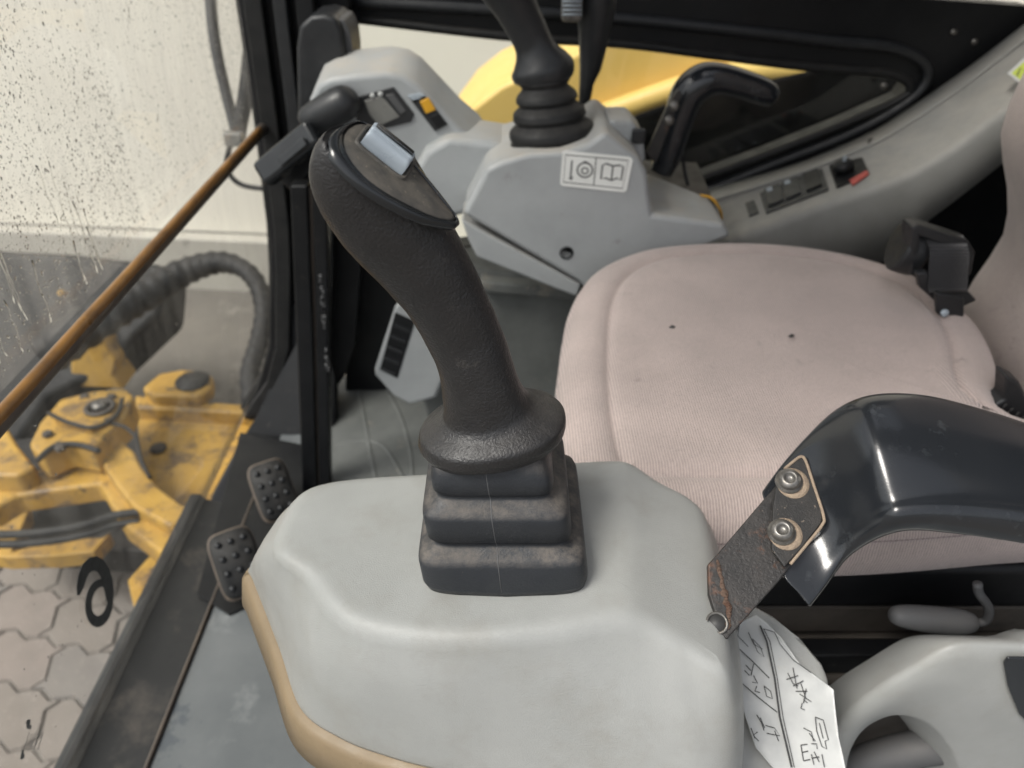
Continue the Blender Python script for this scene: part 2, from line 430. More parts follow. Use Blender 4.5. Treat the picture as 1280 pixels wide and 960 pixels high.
# right-hand wall of the cab: black panel with the long low window
side = thing('side_wall', 'black cab side wall with a long low window behind the far console', 'wall', (.3, 1.46, 0))
open_ = [(432, 22), (640, 46), (780, 55), (900, 70), (1014, 84), (1100, 90), (1128, 98), (1137, 108), (1127, 123), (1053, 156), (960, 193), (858, 230), (700, 290), (432, 330)]
YW = 1.46
op = [P(x, y, y=YW) for x, y in open_]
def ring_plate(inner, outer, y0, dy):
    b = nb(); n = len(inner)
    vi0 = [b.verts.new(p) for p in inner]; vo0 = [b.verts.new(p) for p in outer]
    vi1 = [b.verts.new(p + Vector((0, dy, 0))) for p in inner]; vo1 = [b.verts.new(p + Vector((0, dy, 0))) for p in outer]
    for i in range(n):
        j = (i + 1) % n
        face(b, (vi0[i], vi0[j], vo0[j], vo0[i])); face(b, (vi1[i], vi1[j], vo1[j], vo1[i]))
        face(b, (vi0[i], vi0[j], vi1[j], vi1[i])); face(b, (vo0[i], vo0[j], vo1[j], vo1[i]))
    return b
outer_ = [(432, -12), (640, -12), (780, -10), (900, -9), (1014, -8), (1100, -6), (1290, 8), (1400, 60), (1400, 160), (1400, 500), (1000, 700), (858, 800), (700, 800), (432, 800)]
obj('wall_panel', ring_plate(op, [P(x, y, y=YW) for x, y in outer_], YW, .05), m_black, side, smooth=False, bevel=.004)
rim = [(432, 2), (640, 14), (780, 24), (900, 36), (1040, 52), (1112, 59), (1150, 74), (1160, 94), (1147, 117), (1112, 142), (1053, 172), (960, 208), (880, 240)]
obj('raised_rim', tube([P(x, y, y=YW - .006) for x, y in rim], .010, 10, smoothn=60), m_dark, side)
obj('window_gasket', tube([P(x, y, y=YW - .002) for x, y in open_[:12]], .008, 8, smoothn=60), m_blackrub, side)
obj('window_pane', prism([p + Vector((0, .02, 0)) for p in op], (0, .004, 0)), m_gl_s, side, smooth=False)
for x, y in ((1192, 40), (1218, 52), (1105, 107)):
    obj('screw', lathe(P(x, y, y=YW - .001), (0, -1, 0), [(.006, 0), (.006, .002), (.003, .004)], 10), m_bolt, side)

# out-of-view cab roof added to deepen the blacks; opening added for light patches
rf = thing('shading_cab_roof', 'unseen dark cab roof added to deepen the blacks, with an opening for light patches', 'roof', (.3, .8, 1.5))
for n_, (x0, y0, x1, y1) in enumerate(((-.40, .22, 1.0, .48), (-.40, 1.02, 1.0, 1.5), (-.40, .482, .16, 1.018), (.70, .482, 1.0, 1.018))):
    obj('shading_roof_panel', box(((x0 + x1) / 2, (y0 + y1) / 2, 1.52), (x1 - x0, y1 - y0, .05)), m_dark, rf, bevel=.006)
obj('added_opening_bar', box((.43, .75, 1.52), (.03, .53, .03)), m_black, rf, bevel=.004)  # bar across the roof opening that was added for light patches
obj('rear_wall', prism([Vector(p) for p in ((1.0, .1, -.05), (1.04, .1, -.05), (1.04, 1.5, -.05), (1.0, 1.5, -.05))], (0, 0, 1.6)), m_dark, rf, bevel=.01)
# front corner pillar
pl = thing('corner_pillar', 'black corner pillar with rubber seals between windshield and side window', 'pillar', (-.4, 1.43, 0))
def wx(z):     # inside surface of the windshield: x for a given height
    tb = [(-.20, -.66), (-.05, -.61), (.03, -.548), (.12, -.512), (.36, -.468), (.6, -.452), (.8, -.444), (1.7, -.39)]
    for (z0, x0), (z1, x1) in zip(tb, tb[1:]):
        if z <= z1: return x0 + (x1 - x0) * (z - z0) / (z1 - z0)
    return tb[-1][1]
zs = [-.06, -.03, 0, .03, .07, .12, .2, .3, .4, .5, .6, .7, .8, .9, 1.0, 1.2, 1.5]
def strip(x0, x1, y, dy, mat, name, zz=zs, bev=.004):
    obj(name, loft([[Vector((wx(z) + x0, y, z)), Vector((wx(z) + x1, y, z)), Vector((wx(z) + x1, y + dy, z)), Vector((wx(z) + x0, y + dy, z))] for z in zz]), mat, pl, bevel=bev)
strip(-.02, .17, 1.41, .04, m_black, 'pillar_face')
strip(.0, .032, 1.385, .024, m_blackrub, 'door_seal')
strip(.050, .074, 1.380, .028, m_dark, 'seal_channel')
strip(.090, .120, 1.372, .036, m_black, 'inner_flange')
# corner foot: black gusset closing the rounded corner of the windshield
gz = [(350, 330), (351, 400), (343, 465), (322, 520), (290, 572), (250, 640), (262, 690), (330, 760), (420, 700), (470, 470), (470, 300), (400, 280)]
gus = [(352, 380), (343, 465), (322, 520), (290, 572), (262, 625), (285, 660), (345, 640), (420, 620), (420, 470), (400, 380)]
obj('corner_gusset', prism([P(x, y, x=-.50 - .0 * i) if False else P(x, y, y=1.40 - .0012 * max(0, y - 480)) for i, (x, y) in enumerate(gus)], (.0, .03, 0)), m_black, pl, bevel=.005)

# vertical strut inside the pillar
st = thing('window_guide_post', 'black upright guide post with scraped paint inside the corner pillar', 'post', (-.36, 1.16, -.05))
def vpost(pts_l, pts_r, y, dy, mat, name, par, bev=.004):
    rings = []
    for (xa, yy), (xb, _) in zip(pts_l, pts_r):
        a, b = P(xa, yy, y=y), P(xb, yy, y=y)
        rings.append([a, b, b + Vector((0, dy, 0)), a + Vector((0, dy, 0))])
    return obj(name, loft(rings), mat, par, bevel=bev)
vpost([(362, 232), (370, 420), (378, 620)], [(384, 232), (391, 420), (396, 620)], 1.12, .03, m_black, 'guide_rail', st)
vpost([(390, 232), (395, 420), (399, 620)], [(409, 232), (410, 420), (412, 620)], 1.12, .03, m_black, 'guide_rail', st)
vpost([(384, 235), (391, 420), (396, 620)], [(390, 235), (395, 420), (399, 620)], 1.132, .015, m_chan, 'channel_web', st, .001)
b = nb(); rr = random.Random(4)
for k in range(26):
    f = rr.random(); x = 401 + 9 * f + rr.uniform(-1.6, 1.6); y = 345 + 118 * f
    q = [P(x + dx * rr.uniform(.4, 1), y + dy * rr.uniform(.4, 1), y=1.1195) for dx, dy in ((-2.2, -4), (1.8, -5), (2.4, 4), (-1.4, 5))]
    prism(q, (0, .001, 0), bm=b)
obj('paint_scrape', b, m_pipe, st, kind='stuff')

obj('kick_plate', prism([P(x, y, z=-.044) for x, y in ((246, 742), (286, 768), (335, 745), (400, 640), (402, 560), (300, 540))], (0, 0, -.004)), m_black, sl, bevel=.001)
# windshield: curved glass in two leaves
ws = thing('windshield', 'rain spotted front windshield glass left of the joystick', 'window', (-.5, .8, -.03))
def wsheet(z0, z1, mat, name, y0=-.1, y1=1.405):
    b = nb(); rows = []
    n = 24
    for i in range(n + 1):
        z = z0 + (z1 - z0) * i / n
        ys = y1 if z > .12 else y1 - .09 * ((.12 - z) / .17) ** 1.6
        rows.append([Vector((wx(z) - .012, y0 + (ys - y0) * j / 8, z)) for j in range(9)])
    loft(rows, False, False, bm=b, closed=False)
    return obj(name, b, mat, ws)
ZR = .598
wsheet(ZR, 1.5, m_gl_up, 'upper_pane')
wsheet(-.045, ZR, m_gl_lo, 'lower_pane')
# seal rod between the leaves
xr = wx(ZR) + .004
obj('lower_channel', tube([(xr, -.1, ZR - .006), (xr, 1.39, ZR - .006)], .0095, 14), m_chan, ws)
obj('sealant_bead', tube([(xr + .004, -.1 + i * .05, ZR + .0015 + .0005 * math.sin(i * 1.7)) for i in range(30)], .0062, 14), m_seal, ws)
# rain drops
def drops(n, zlo, zhi, seed, par, ylo, yhi, dens=None, rmax=.0022):
    rr = random.Random(seed); b = nb(); k = 0
    while k < n:
        z = rr.uniform(zlo, zhi); y = rr.uniform(ylo, yhi)
        if dens and rr.random() > dens(y, z): continue
        k += 1
        r = .0004 + (rmax - .0004) * rr.random() ** 5; el = rr.uniform(1, 1.7)
        c = Vector((wx(z) - .011, y, z))
        ring0 = [c + Vector((0, math.cos(a) * r, math.sin(a) * r * el)) for a in [i * math.pi / 3 for i in range(6)]]
        ring1 = [c + Vector((r * .5, math.cos(a) * r * .6, math.sin(a) * r * el * .6 - r * .15)) for a in [i * math.pi / 3 for i in range(6)]]
        loft([ring0, ring1], bm=b)
    return obj('water_drops', b, m_drop, ws, kind='stuff', recalc=False)
def dens(y, z):
    v = noise.noise(Vector((0, y * 7, z * 5))) * .5 + .5
    return min(1, max(0.06, (v - .15) * .9) * (1.0 if y < .9 else .35))
drops(21000, ZR + .01, 1.05, 3, ws, .35, 1.40, dens, .0014)
drops(500, .0, ZR - .02, 5, ws, .45, 1.36, lambda y, z: .5, .0012)
# trickles down the lower left of the upper leaf
rr = random.Random(11)
for k in range(22):
    y = rr.uniform(.48, .80); z = rr.uniform(.66, .76); pth = []
    for i in range(9):
        pth.append(Vector((wx(z) - .0105, y, z))); z -= rr.uniform(.006, .014); y += rr.uniform(-.003, .003)
        if z < ZR + .012: break
    if len(pth) > 3: obj('trickle', tube(pth, rr.uniform(.0004, .0008), 6), m_drop, ws, kind='stuff')
# black decal on the glass, seen from behind
def glassP(px, py):     # meet the lower pane
    t = .5
    d = ray(px, py)
    for i in range(4000):
        q = CAM + d * t
        if q.x <= wx(q.z) - .009: return q
        t += .0008
    return q
def decal(outline, name, hole=None):
    b = nb()
    if hole:
        n = len(outline)
        vo = [b.verts.new(glassP(*p) + Vector((.0006, 0, 0))) for p in outline]; vi = [b.verts.new(glassP(*p) + Vector((.0006, 0, 0))) for p in hole]
        for i in range(n):
            j = (i + 1) % n; face(b, (vo[i], vo[j], vi[j], vi[i]))
    else:
        face(b, [b.verts.new(glassP(*p) + Vector((.0006, 0, 0))) for p in outline])
    return b
def zz(x, y): return (x / 2.824, 620 + y / 2.824)
# bowl (ring) and hook (arc strip) of the character
def ringpts(cx, cy, a, b_, n=20, rot=0.0):
    out = []
    for i in range(n):
        t = 2 * math.pi * i / n
        x, y = math.cos(t) * a, math.sin(t) * b_
        out.append((cx + x * math.cos(rot) - y * math.sin(rot), cy + x * math.sin(rot) + y * math.cos(rot)))
    return out
bo = [zz(*p) for p in ringpts(348, 378, 49, 86, 24, .10)]
bi = [zz(*p) for p in ringpts(350, 372, 27, 52, 24, .18)]
obj('black_decal', decal(bo, 'd', bi), m_ink, ws, smooth=False, thick=.0003)
arc_o = [(268, 350), (266, 320), (272, 280), (288, 240), (312, 217), (338, 212), (362, 226), (382, 256), (394, 295), (399, 335), (396, 375)]
arc_i = [(278, 350), (292, 322), (302, 290), (312, 272), (324, 264), (338, 266), (348, 280), (355, 300), (360, 318), (366, 340), (372, 372)]
b = nb()
vo = [b.verts.new(glassP(*zz(*p)) + Vector((.0012, 0, 0))) for p in arc_o]; vi = [b.verts.new(glassP(*zz(*p)) + Vector((.0012, 0, 0))) for p in arc_i]
for i in range(len(vo) - 1): face(b, (vo[i], vo[i + 1], vi[i + 1], vi[i]))
obj('black_decal', b, m_ink, ws, smooth=False, thick=.0003)
# torn remains of a second sticker
b = nb()
for (x, y) in ((95, 800), (98, 815), (80, 908), (75, 915)):
    for k in range(3):
        cx, cy = x + random.uniform(-6, 6), y + random.uniform(-8, 8)
        face(b, [b.verts.new(glassP(*zz(cx + dx, cy + dy)) + Vector((.0006, 0, 0))) for dx, dy in ((-5, 7), (3, 8), (6, -8), (-1, -9))])
for k in range(7):
    x = 95 + k * 8; y = 860 + random.uniform(-10, 10)
    face(b, [b.verts.new(glassP(*zz(x + dx, y + dy)) + Vector((.0006, 0, 0))) for dx, dy in ((-12, 30), (-9, 30), (8, -30), (6, -30))])
obj('sticker_residue', b, m_inkg, ws, smooth=False, kind='stuff')

# =================================================================== outside, in front of the windshield
def slab(pts, z, th, name, mat, par, bev=.012, dz=None):
    q = [P(x, y, z=z + (dz[i] if dz else 0)) for i, (x, y) in enumerate(pts)]
    return obj(name, prism(q, (0, 0, -th)), mat, par, bevel=bev)
def Z4(x, y): return (x / 2.824, 300 + y / 2.824)
bl = thing('dozer_blade', 'dirty yellow dozer blade with raised end block beyond the windshield', 'blade', (-1.0, 2.0, -.9))
slab([Z4(*p) for p in ((478, 572), (900, 600), (930, 560), (760, 900), (690, 1010), (560, 1300), (480, 1330), (450, 1200), (540, 1100), (430, 960), (400, 830), (500, 800))], -.52, .05, 'blade_plate', m_yel, bl)
slab([Z4(*p) for p in ((474, 545), (905, 582), (900, 612), (478, 590))], -.47, .07, 'top_rail', m_yel, bl)
slab([Z4(*p) for p in ((500, 520), (560, 470), (640, 455), (720, 458), (752, 480), (745, 520), (700, 552), (540, 548))], -.43, .05, 'end_block', m_yel, bl)
obj('block_recess', cyl(P(*Z4(680, 500), z=-.428), (0, 0, 1), .055, .006, 24), m_blackrub, bl)
obj('bolt_head', lathe(P(*Z4(560, 738), z=-.518), (0, 0, 1), [(.025, 0), (.025, .008), (.012, .012)], 12), m_base, bl)
# lifting arms
ar = thing('swing_bracket', 'yellow swing bracket with pivot pin and stepped lugs outside the windshield', 'bracket', (-1.3, 1.9, -.9))
slab([Z4(*p) for p in ((140, 640), (210, 560), (330, 530), (440, 520), (470, 545), (440, 620), (370, 690), (330, 740), (230, 720), (140, 760), (100, 720))], -.32, .09, 'lug_plate', m_yel, ar)
slab([Z4(*p) for p in ((180, 620), (240, 565), (340, 545), (430, 560), (400, 620), (320, 660), (230, 640))], -.295, .04, 'raised_lug', m_yel, ar)
c = P(*Z4(352, 592), z=-.29)
obj('pivot_pin', lathe(c, (0, 0, 1), [(.020, 0), (.020, .012), (.012, .018)], 20), m_bolt, ar)
obj('pin_ring', lathe(c, (0, 0, 1), [(.042, 0), (.042, .006), (.030, .006), (.030, 0)], 24), m_base, ar)
obj('dark_seam', tube([P(*Z4(x, y), z=-.288) for x, y in ((170, 610), (230, 640), (330, 662), (410, 620), (432, 560))], .006, 8, smoothn=20), m_blackrub, ar)
obj('dark_seam', tube([P(*Z4(x, y), z=-.315) for x, y in ((130, 780), (190, 730), (270, 722), (350, 745))], .008, 8, smoothn=20), m_blackrub, ar)
obj('upright_lug', prism([P(*Z4(x, y), y=2.15) for x, y in ((245, 520), (250, 400), (310, 330), (350, 340), (412, 425), (400, 480), (440, 530))], (0, .12, 0)), m_yel, ar, bevel=.012)
slab([Z4(*p) for p in ((-40, 660), (20, 650), (60, 720), (125, 800), (60, 830), (-40, 830))], -.36, .10, 'side_lug', m_yel, ar)
slab([Z4(*p) for p in ((-40, 850), (150, 790), (330, 780), (420, 840), (470, 930), (600, 1000), (700, 1080), (650, 1200), (520, 1250), (560, 1100), (430, 1000), (350, 860), (60, 900), (-40, 960))], -.42, .07, 'curved_arm', m_yel, ar)
slab([Z4(*p) for p in ((340, 760), (420, 700), (470, 740), (500, 800), (560, 870), (640, 930), (720, 950), (600, 1010), (470, 940), (400, 850))], -.38, .06, 'curved_arm', m_yel, ar)
slab([Z4(*p) for p in ((-40, 960), (90, 900), (100, 960), (40, 1100), (180, 1060), (250, 1050), (360, 1050), (390, 1030), (330, 1100), (190, 1115), (20, 1120), (-40, 1110))], -.55, .05, 'lower_web', m_yel, ar)
for x, y in ((170, 690), (300, 560), (215, 740), (395, 560)):
    obj('hex_bolt', lathe(P(*Z4(x, y), z=-.318), (0, 0, 1), [(.014, 0), (.014, .010), (.010, .013)], 6), m_base, ar, smooth=False)
obj('grease_line', tube([P(*Z4(x, y), z=-.30) for x, y in ((352, 592), (380, 640), (440, 660), (480, 700), (500, 780), (530, 840))], .005, 8, smoothn=30), m_blackrub, ar)
ub = thing('dark_slab', 'black slab under the yellow arms', 'undercarriage', (-1.3, 1.7, -.9))
slab([Z4(*p) for p in ((60, 700), (560, 640), (600, 900), (540, 1100), (330, 1090), (200, 1080), (-60, 1080), (-60, 700))], -.62, .10, 'slab_plate', m_blackrub, ub)  # black slab fills the dark area under the arms
for k, zc in enumerate((-.40, -.425)):
    dy = k * 12
    tag(obj('hydraulic_hose', tube([P(x, y + dy, z=zc) for x, y in ((-30, 668), (20, 668), (70, 663), (110, 655), (140, 645), (175, 640))], .011, 12, smoothn=60), m_blackrub),
        ('upper' if k == 0 else 'lower') + ' of two thin black hoses crossing the yellow arms', 'hose', 'thin hoses over the yellow arms')
hp = [P(60, 440, t=2.15), P(130, 395, t=2.15), P(185, 365, t=2.2), P(235, 338, t=2.25), P(280, 328, t=2.25), P(315, 345, t=2.2), P(330, 385, t=2.15), P(323, 430, t=2.1), P(312, 470, t=2.05), P(318, 520, t=2.0)]
tag(obj('boom_hose', tube(hp, [.062 - .0007 * i for i in range(50)] + [.026] * 60, 16, smoothn=100, ribs=1.9), m_blackrub), 'thick ribbed black hose arching over the yellow blade', 'hose')
bo_ = thing('boom_bracket', 'dark wet boom bracket behind the droplets at the left edge', 'boom', (-1.9, 2.2, -.6))
obj('boom_casting', prism([P(x, y, t=2.6) for x, y in ((-60, 309), (90, 316), (205, 330), (200, 395), (120, 470), (60, 500), (20, 560), (-60, 600))], (-.05, .25, -.2)), m_blackrub, bo_, bevel=.03)
obj('grease_fitting', lathe(P(80, 366, t=2.58), (0, -1, .4), [(.011, 0), (.011, .02), (.005, .03)], 12), m_yel, bo_)
# hanging hose pair at the top beside the pillar
vh = thing('hose_loop', 'dark hose loop with a pale clamp hanging outside the glass by the pillar', 'hose', (-.62, 1.6, .9))
obj('hose_run', tube([P(x, y, y=1.72) for x, y in ((262, -40), (264, 10), (270, 60), (281, 110), (291, 150), (296, 170))], .012, 12, smoothn=40), m_pipe, vh)
obj('hose_run', tube([P(x, y, y=1.72) for x, y in ((324, -40), (318, 20), (313, 70), (307, 120), (300, 155), (297, 175))], .017, 12, smoothn=40), m_dark, vh)
obj('clamp', box(P(293, 173, y=1.70), (.04, .03, .03)), m_screen, vh, bevel=.004)
obj('hose_tail', tube([P(x, y, y=1.72) for x, y in ((288, 180), (283, 205), (290, 222), (305, 232), (330, 236))], .006, 10, smoothn=24), m_dark, vh)

# outside the low side window
ya = thing('engine_cover', 'bright yellow rounded cover seen through the low side window', 'cover', (.1, 2.3, 0))
yc = [(560, 175), (590, 135), (625, 108), (680, 82), (760, 52), (860, 62), (1000, 82), (1014, 92), (960, 104), (880, 118), (840, 136), (790, 160), (700, 215), (600, 240)]
obj('cover_shell', prism([P(x, y, y=2.3) for x, y in yc], (0, .5, 0)), m_yel2, ya, bevel=.05, seg=5)
obj('edge_roll', tube([P(x, y, y=2.26) for x, y in ((740, 150), (800, 128), (860, 108), (930, 92), (1010, 86))], .035, 14, smoothn=30), m_yel2, ya)
bk = thing('shadow_backing', 'black body standing in for the machine shadow behind the low side window', 'panel', (.6, 2.0, 0))
obj('shadow_body', prism([P(x, y, y=1.75) for x, y in ((760, 154), (854, 118), (930, 102), (1014, 84), (1180, 40), (1300, 40), (1300, 400), (770, 400))], (0, .3, -.28)), m_void, bk, bevel=.02)  # pure black body stands in for the machine's shadow beyond the pane

# =================================================================== CAB INTERIOR, FAR SIDE
# far console (right-hand joystick stands on it)
fc = thing('far_console', 'grey armrest console beyond the seat carrying the far joystick', 'console', (.08, 1.15, -.04))
YF = 1.09
front = [(578, 268), (607, 211), (625, 202), (660, 192), (700, 189), (735, 180), (757, 164), (797, 196), (809, 216), (812, 244), (816, 268), (905, 280), (915, 296), (880, 310), (800, 340), (740, 372), (722, 352), (660, 316)]
obj('console_shell', prism([P(x, y, y=YF) for x, y in front], (0, .19, .0)), m_fgrey, fc, bevel=.009, seg=4)
under = [(576, 274), (660, 320), (727, 356), (722, 372), (695, 362), (596, 322), (585, 300)]
obj('under_skirt', prism([P(x, y, y=YF + .006) for x, y in under], (0, .14, .0)), m_fgrey, fc, bevel=.005)
pf, nf = plane3(P(640, 250, y=YF), P(760, 200, y=YF), P(760, 260, y=YF))
obj('screw_cap', lathe(PP(708, 316, pf, nf), nf, [(.011, 0), (.011, .001), (.0085, .002), (.0085, -.002), (.004, -.002)], 20), m_dark, fc)
# label on it
lb = [PP(x, y, pf, nf, .0015) for x, y in ((703, 190), (707, 188), (788, 196), (791, 200), (783, 238), (779, 240), (703, 232), (700, 229))]
lab = obj('pictogram_label', prism(lb, -nf * .001), m_whitefar, fc, smooth=False)
def prn(pts, wdt, mat=m_inkg, closed=False, name='printed_symbol', par=lab, pl_=(pf, nf), off=.0019):
    return obj(name, ribbon(pts, wdt, pl_[0], pl_[1], off, closed), mat, par, smooth=False)
prn([(707, 193), (785, 200), (778, 235), (704, 227)], .0016, closed=True)
prn([(745, 197), (742, 231)], .0016)
prn([(715, 200), (713, 220)], .0026)
prn([(714, 220), (713, 224)], .005)
def circ(cx, cy, r, n=18): return [(cx + r * math.cos(2 * math.pi * i / n), cy + r * .95 * math.sin(2 * math.pi * i / n)) for i in range(n)]
prn(circ(731, 212, 9.5), .0026, closed=True); prn(circ(731, 213, 4), .0022, closed=True)
prn([(727, 204), (731, 201), (736, 204)], .002)
prn([(751, 223), (753, 206), (758, 204), (766, 207), (774, 206), (779, 208), (776, 225), (771, 222), (764, 225), (757, 222)], .0026, closed=True)
prn([(766, 207), (764, 225)], .0024)
# dusty upper shoulder joining the monitor pod
sh = [(500, 246), (530, 190), (560, 172), (600, 176), (640, 182), (660, 196), (640, 210), (606, 240), (582, 270), (545, 275)]
obj('upper_shoulder', prism([P(x, y, y=1.17) for x, y in sh], (0, .12, .0)), m_fgrey, fc, bevel=.012, seg=4)
obj('rear_cap', prism([P(x, y, y=1.16) for x, y in ((760, 150), (790, 150), (804, 168), (808, 205), (770, 200))], (0, .08, 0)), m_fgrey, fc, bevel=.008)
obj('cap_plug', box(P(798, 170, y=1.155), (.020, .01, .022)), m_dark, fc, bevel=.003)

# monitor pod
mp_ = thing('monitor_pod', 'grey gauge pod with dark display left of the far joystick', 'instrument panel', (-.1, 1.22, .5))
Ym = 1.20
pod = [(386, 128), (396, 106), (412, 98), (440, 94), (480, 90), (504, 94), (522, 106), (545, 130), (572, 158), (596, 178), (606, 192), (600, 215), (580, 268), (540, 262), (500, 240), (455, 210), (420, 185), (392, 160)]
obj('pod_shell', prism([P(x, y, y=Ym) for x, y in pod], (0, .10, .02)), m_fgrey, mp_, bevel=.010, seg=4)
pp, npd = plane3(P(440, 120, y=Ym), P(560, 160, y=Ym), P(500, 200, y=Ym))
def plate(px, p0, n, th, name, mat, par, bev=.001, off=0):
    return obj(name, prism([PP(x, y, p0, n, off) for x, y in px], n * th), mat, par, bevel=bev)
bz = plate([(441, 122), (492, 108), (518, 142), (514, 152), (470, 163), (446, 150)], pp, npd, .003, 'display_bezel', m_dark, mp_, .0015)
plate([(456, 125), (478, 119), (500, 145), (474, 157), (462, 142)], pp, npd, .0045, 'display_screen', m_screen, bz)
plate([(482, 118), (492, 116), (508, 138), (501, 142)], pp, npd, .0045, 'display_screen', m_pipe, bz)
for x, y in ((466, 119), (476, 117)):
    obj('indicator', cyl(PP(x, y, pp, npd, .003), npd, .004, .002, 14), m_white, bz)
plate([(509, 119), (525, 116), (534, 120), (519, 128)], pp, npd, .003, 'white_tab', m_switch, mp_)
ks = plate([(514, 125), (531, 118), (560, 155), (544, 164)], pp, npd, .003, 'switch_strip', m_dark, mp_)
plate([(525, 126), (536, 121), (545, 136), (533, 141)], pp, npd, .006, 'yellow_key', m_yed, ks)
plate([(537, 145), (548, 140), (556, 153), (546, 159)], pp, npd, .0055, 'black_key', m_black, ks)

# far joystick
def far_joy():
    t = thing('joystick', 'black far joystick with round bellows on the console beyond the seat', 'joystick', P(693, 180, z=.60), 'joysticks of the cab')
    c0 = P(694, 182, y=1.15); c1 = P(679, 84, y=1.17)
    prof = [(.066, 0), (.068, .10), (.060, .17), (.056, .19), (.060, .24), (.059, .33), (.050, .40), (.046, .42), (.051, .47), (.049, .56), (.041, .62), (.038, .64), (.043, .69), (.041, .76), (.034, .82), (.031, .86), (.036, .92), (.034, .98)]
    u = Vector((1, 0, .12)).normalized(); v = Vector((0, 1, 0))
    rings = []
    for i in range(len(prof) * 3):
        f = i / (len(prof) * 3 - 1) * (len(prof) - 1); k = min(int(f), len(prof) - 2); s_ = f - k
        r = prof[k][0] * (1 - s_) + prof[k + 1][0] * s_; h = prof[k][1] * (1 - s_) + prof[k + 1][1] * s_
        rings.append(ell(c0.lerp(c1, h) + Vector((0, 0, -.01)), u, v, r * 1.08, r * .82, 32))
    obj('bellows', loft(rings), m_blackrub, t)
    path = [P(681, 103, y=1.175), P(680, 97, y=1.175), P(678, 86, y=1.175), P(675, 77, y=1.175), P(671, 66, y=1.175), P(664, 48, y=1.175), P(650, 20, y=1.17), P(632, -10, y=1.16), P(600, -50, y=1.15), P(570, -80, y=1.14)]
    rr_ = [.034, .045, .046, .038, .0285, .0285, .032, .037, .036]
    path2 = crom(path, 40, False); rr2 = crom([Vector((r, 0, 0)) for r in rr_], 40, False)
    rings = []
    for i, (p, (tt, a, b2)) in enumerate(zip(path2, frames(path2))):
        blend = max(0, 1 - i / 14)
        uu = Vector((1, 0, .1)); r = rr2[i].x
        aa = (uu * blend + Vector((1, 0, .35)) * (1 - blend)).normalized(); bb = Vector((0, 1, 0))
        rings.append(ell(p, aa, bb, r, r * .8, 28))
    obj('grip', loft(rings), m_dark, t)
far_joy()
# small lever behind it
lv = thing('blade_lever', 'slim black lever with ribbed silver switch at the top right of the far joystick', 'lever', P(732, 130, y=1.33))
path = [P(728, 150, y=1.32), P(733, 105, y=1.32), P(738, 85, y=1.32), P(742, 50, y=1.32), P(745, 15, y=1.32), P(745, -20, y=1.32), P(742, -50, y=1.32)]
obj('lever_grip', tube(path, [.008, .012, .018, .024, .030, .033, .030], 16), m_dark, lv)
obj('thumb_switch', box(P(715, 4, y=1.29), (.032, .03, .05)), m_bolt, lv, bevel=.006)
for k in range(5):
    obj('switch_rib', box(P(715, -4 + k * 5.5, y=1.272), (.030, .004, .003)), m_switch, lv)
# far lock handle
fh = thing('lock_handle', 'far black lock handle with rusty bracket by the side window', 'handle', P(820, 240, y=1.25), 'lock handles of the consoles')
gp = [P(x, y, y=1.25) for x, y in ((826, 215), (836, 190), (848, 150), (860, 118), (878, 102), (900, 99), (930, 106), (955, 115), (966, 122))]
gr = [.017, .020, .022, .024, .024, .021, .019, .018, .014]
pth = crom(gp, 44, False); rr2 = crom([Vector((r, 0, 0)) for r in gr], 44, False)
rings = [ell(p, (Vector((tt.z, 0, -tt.x))).normalized(), Vector((0, 1, 0)), rr2[i].x * 1.15, rr2[i].x * 1.2, 20) for i, (p, (tt, a, b2)) in enumerate(zip(pth, frames(pth)))]
obj('grip_cover', loft(rings), m_slate, fh)
obj('bracket', prism([P(x, y, y=1.20) for x, y in ((808, 192), (836, 130), (848, 112), (853, 118), (838, 156), (820, 205))], (0, .012, 0)), m_steel, fh, bevel=.002)
for x, y in ((842, 132), (836, 150)):
    obj('bolt', lathe(P(x, y, y=1.199), (0, -1, 0), [(.008, 0), (.008, .004), (.005, .007)], 14), m_bolt, fh)
wr = thing('wiring_connector', 'exposed black connector with coloured wires behind the far console', 'connector', P(860, 262, y=1.22))
obj('connector_body', box(P(868, 262, y=1.20), (.065, .03, .020)), m_dark, wr, bevel=.004)
obj('connector_body', box(P(838, 250, y=1.22), (.045, .03, .020)), m_black, wr, bevel=.004)
for k, (mm, xs) in enumerate(((m_yed, 896), (m_red, 846), (m_blackrub, 858), (m_switch, 872))):
    obj('wire', tube([P(xs - 20, 244 + k * 3, y=1.2), P(xs - 6, 248 + k * 2, y=1.18), P(xs + 4, 262, y=1.18), P(xs + 6, 274, y=1.19)], .0022, 8, smoothn=14), mm, wr)
obj('thin_lever', tube([P(852, 180, y=1.25), P(856, 215, y=1.25), P(864, 245, y=1.23)], .003, 8, smoothn=12), m_black, wr)
obj('connector_tray', prism([P(x, y, y=1.13) for x, y in ((812, 268), (900, 272), (905, 282), (812, 280))], (0, .2, .02)), m_base, wr)

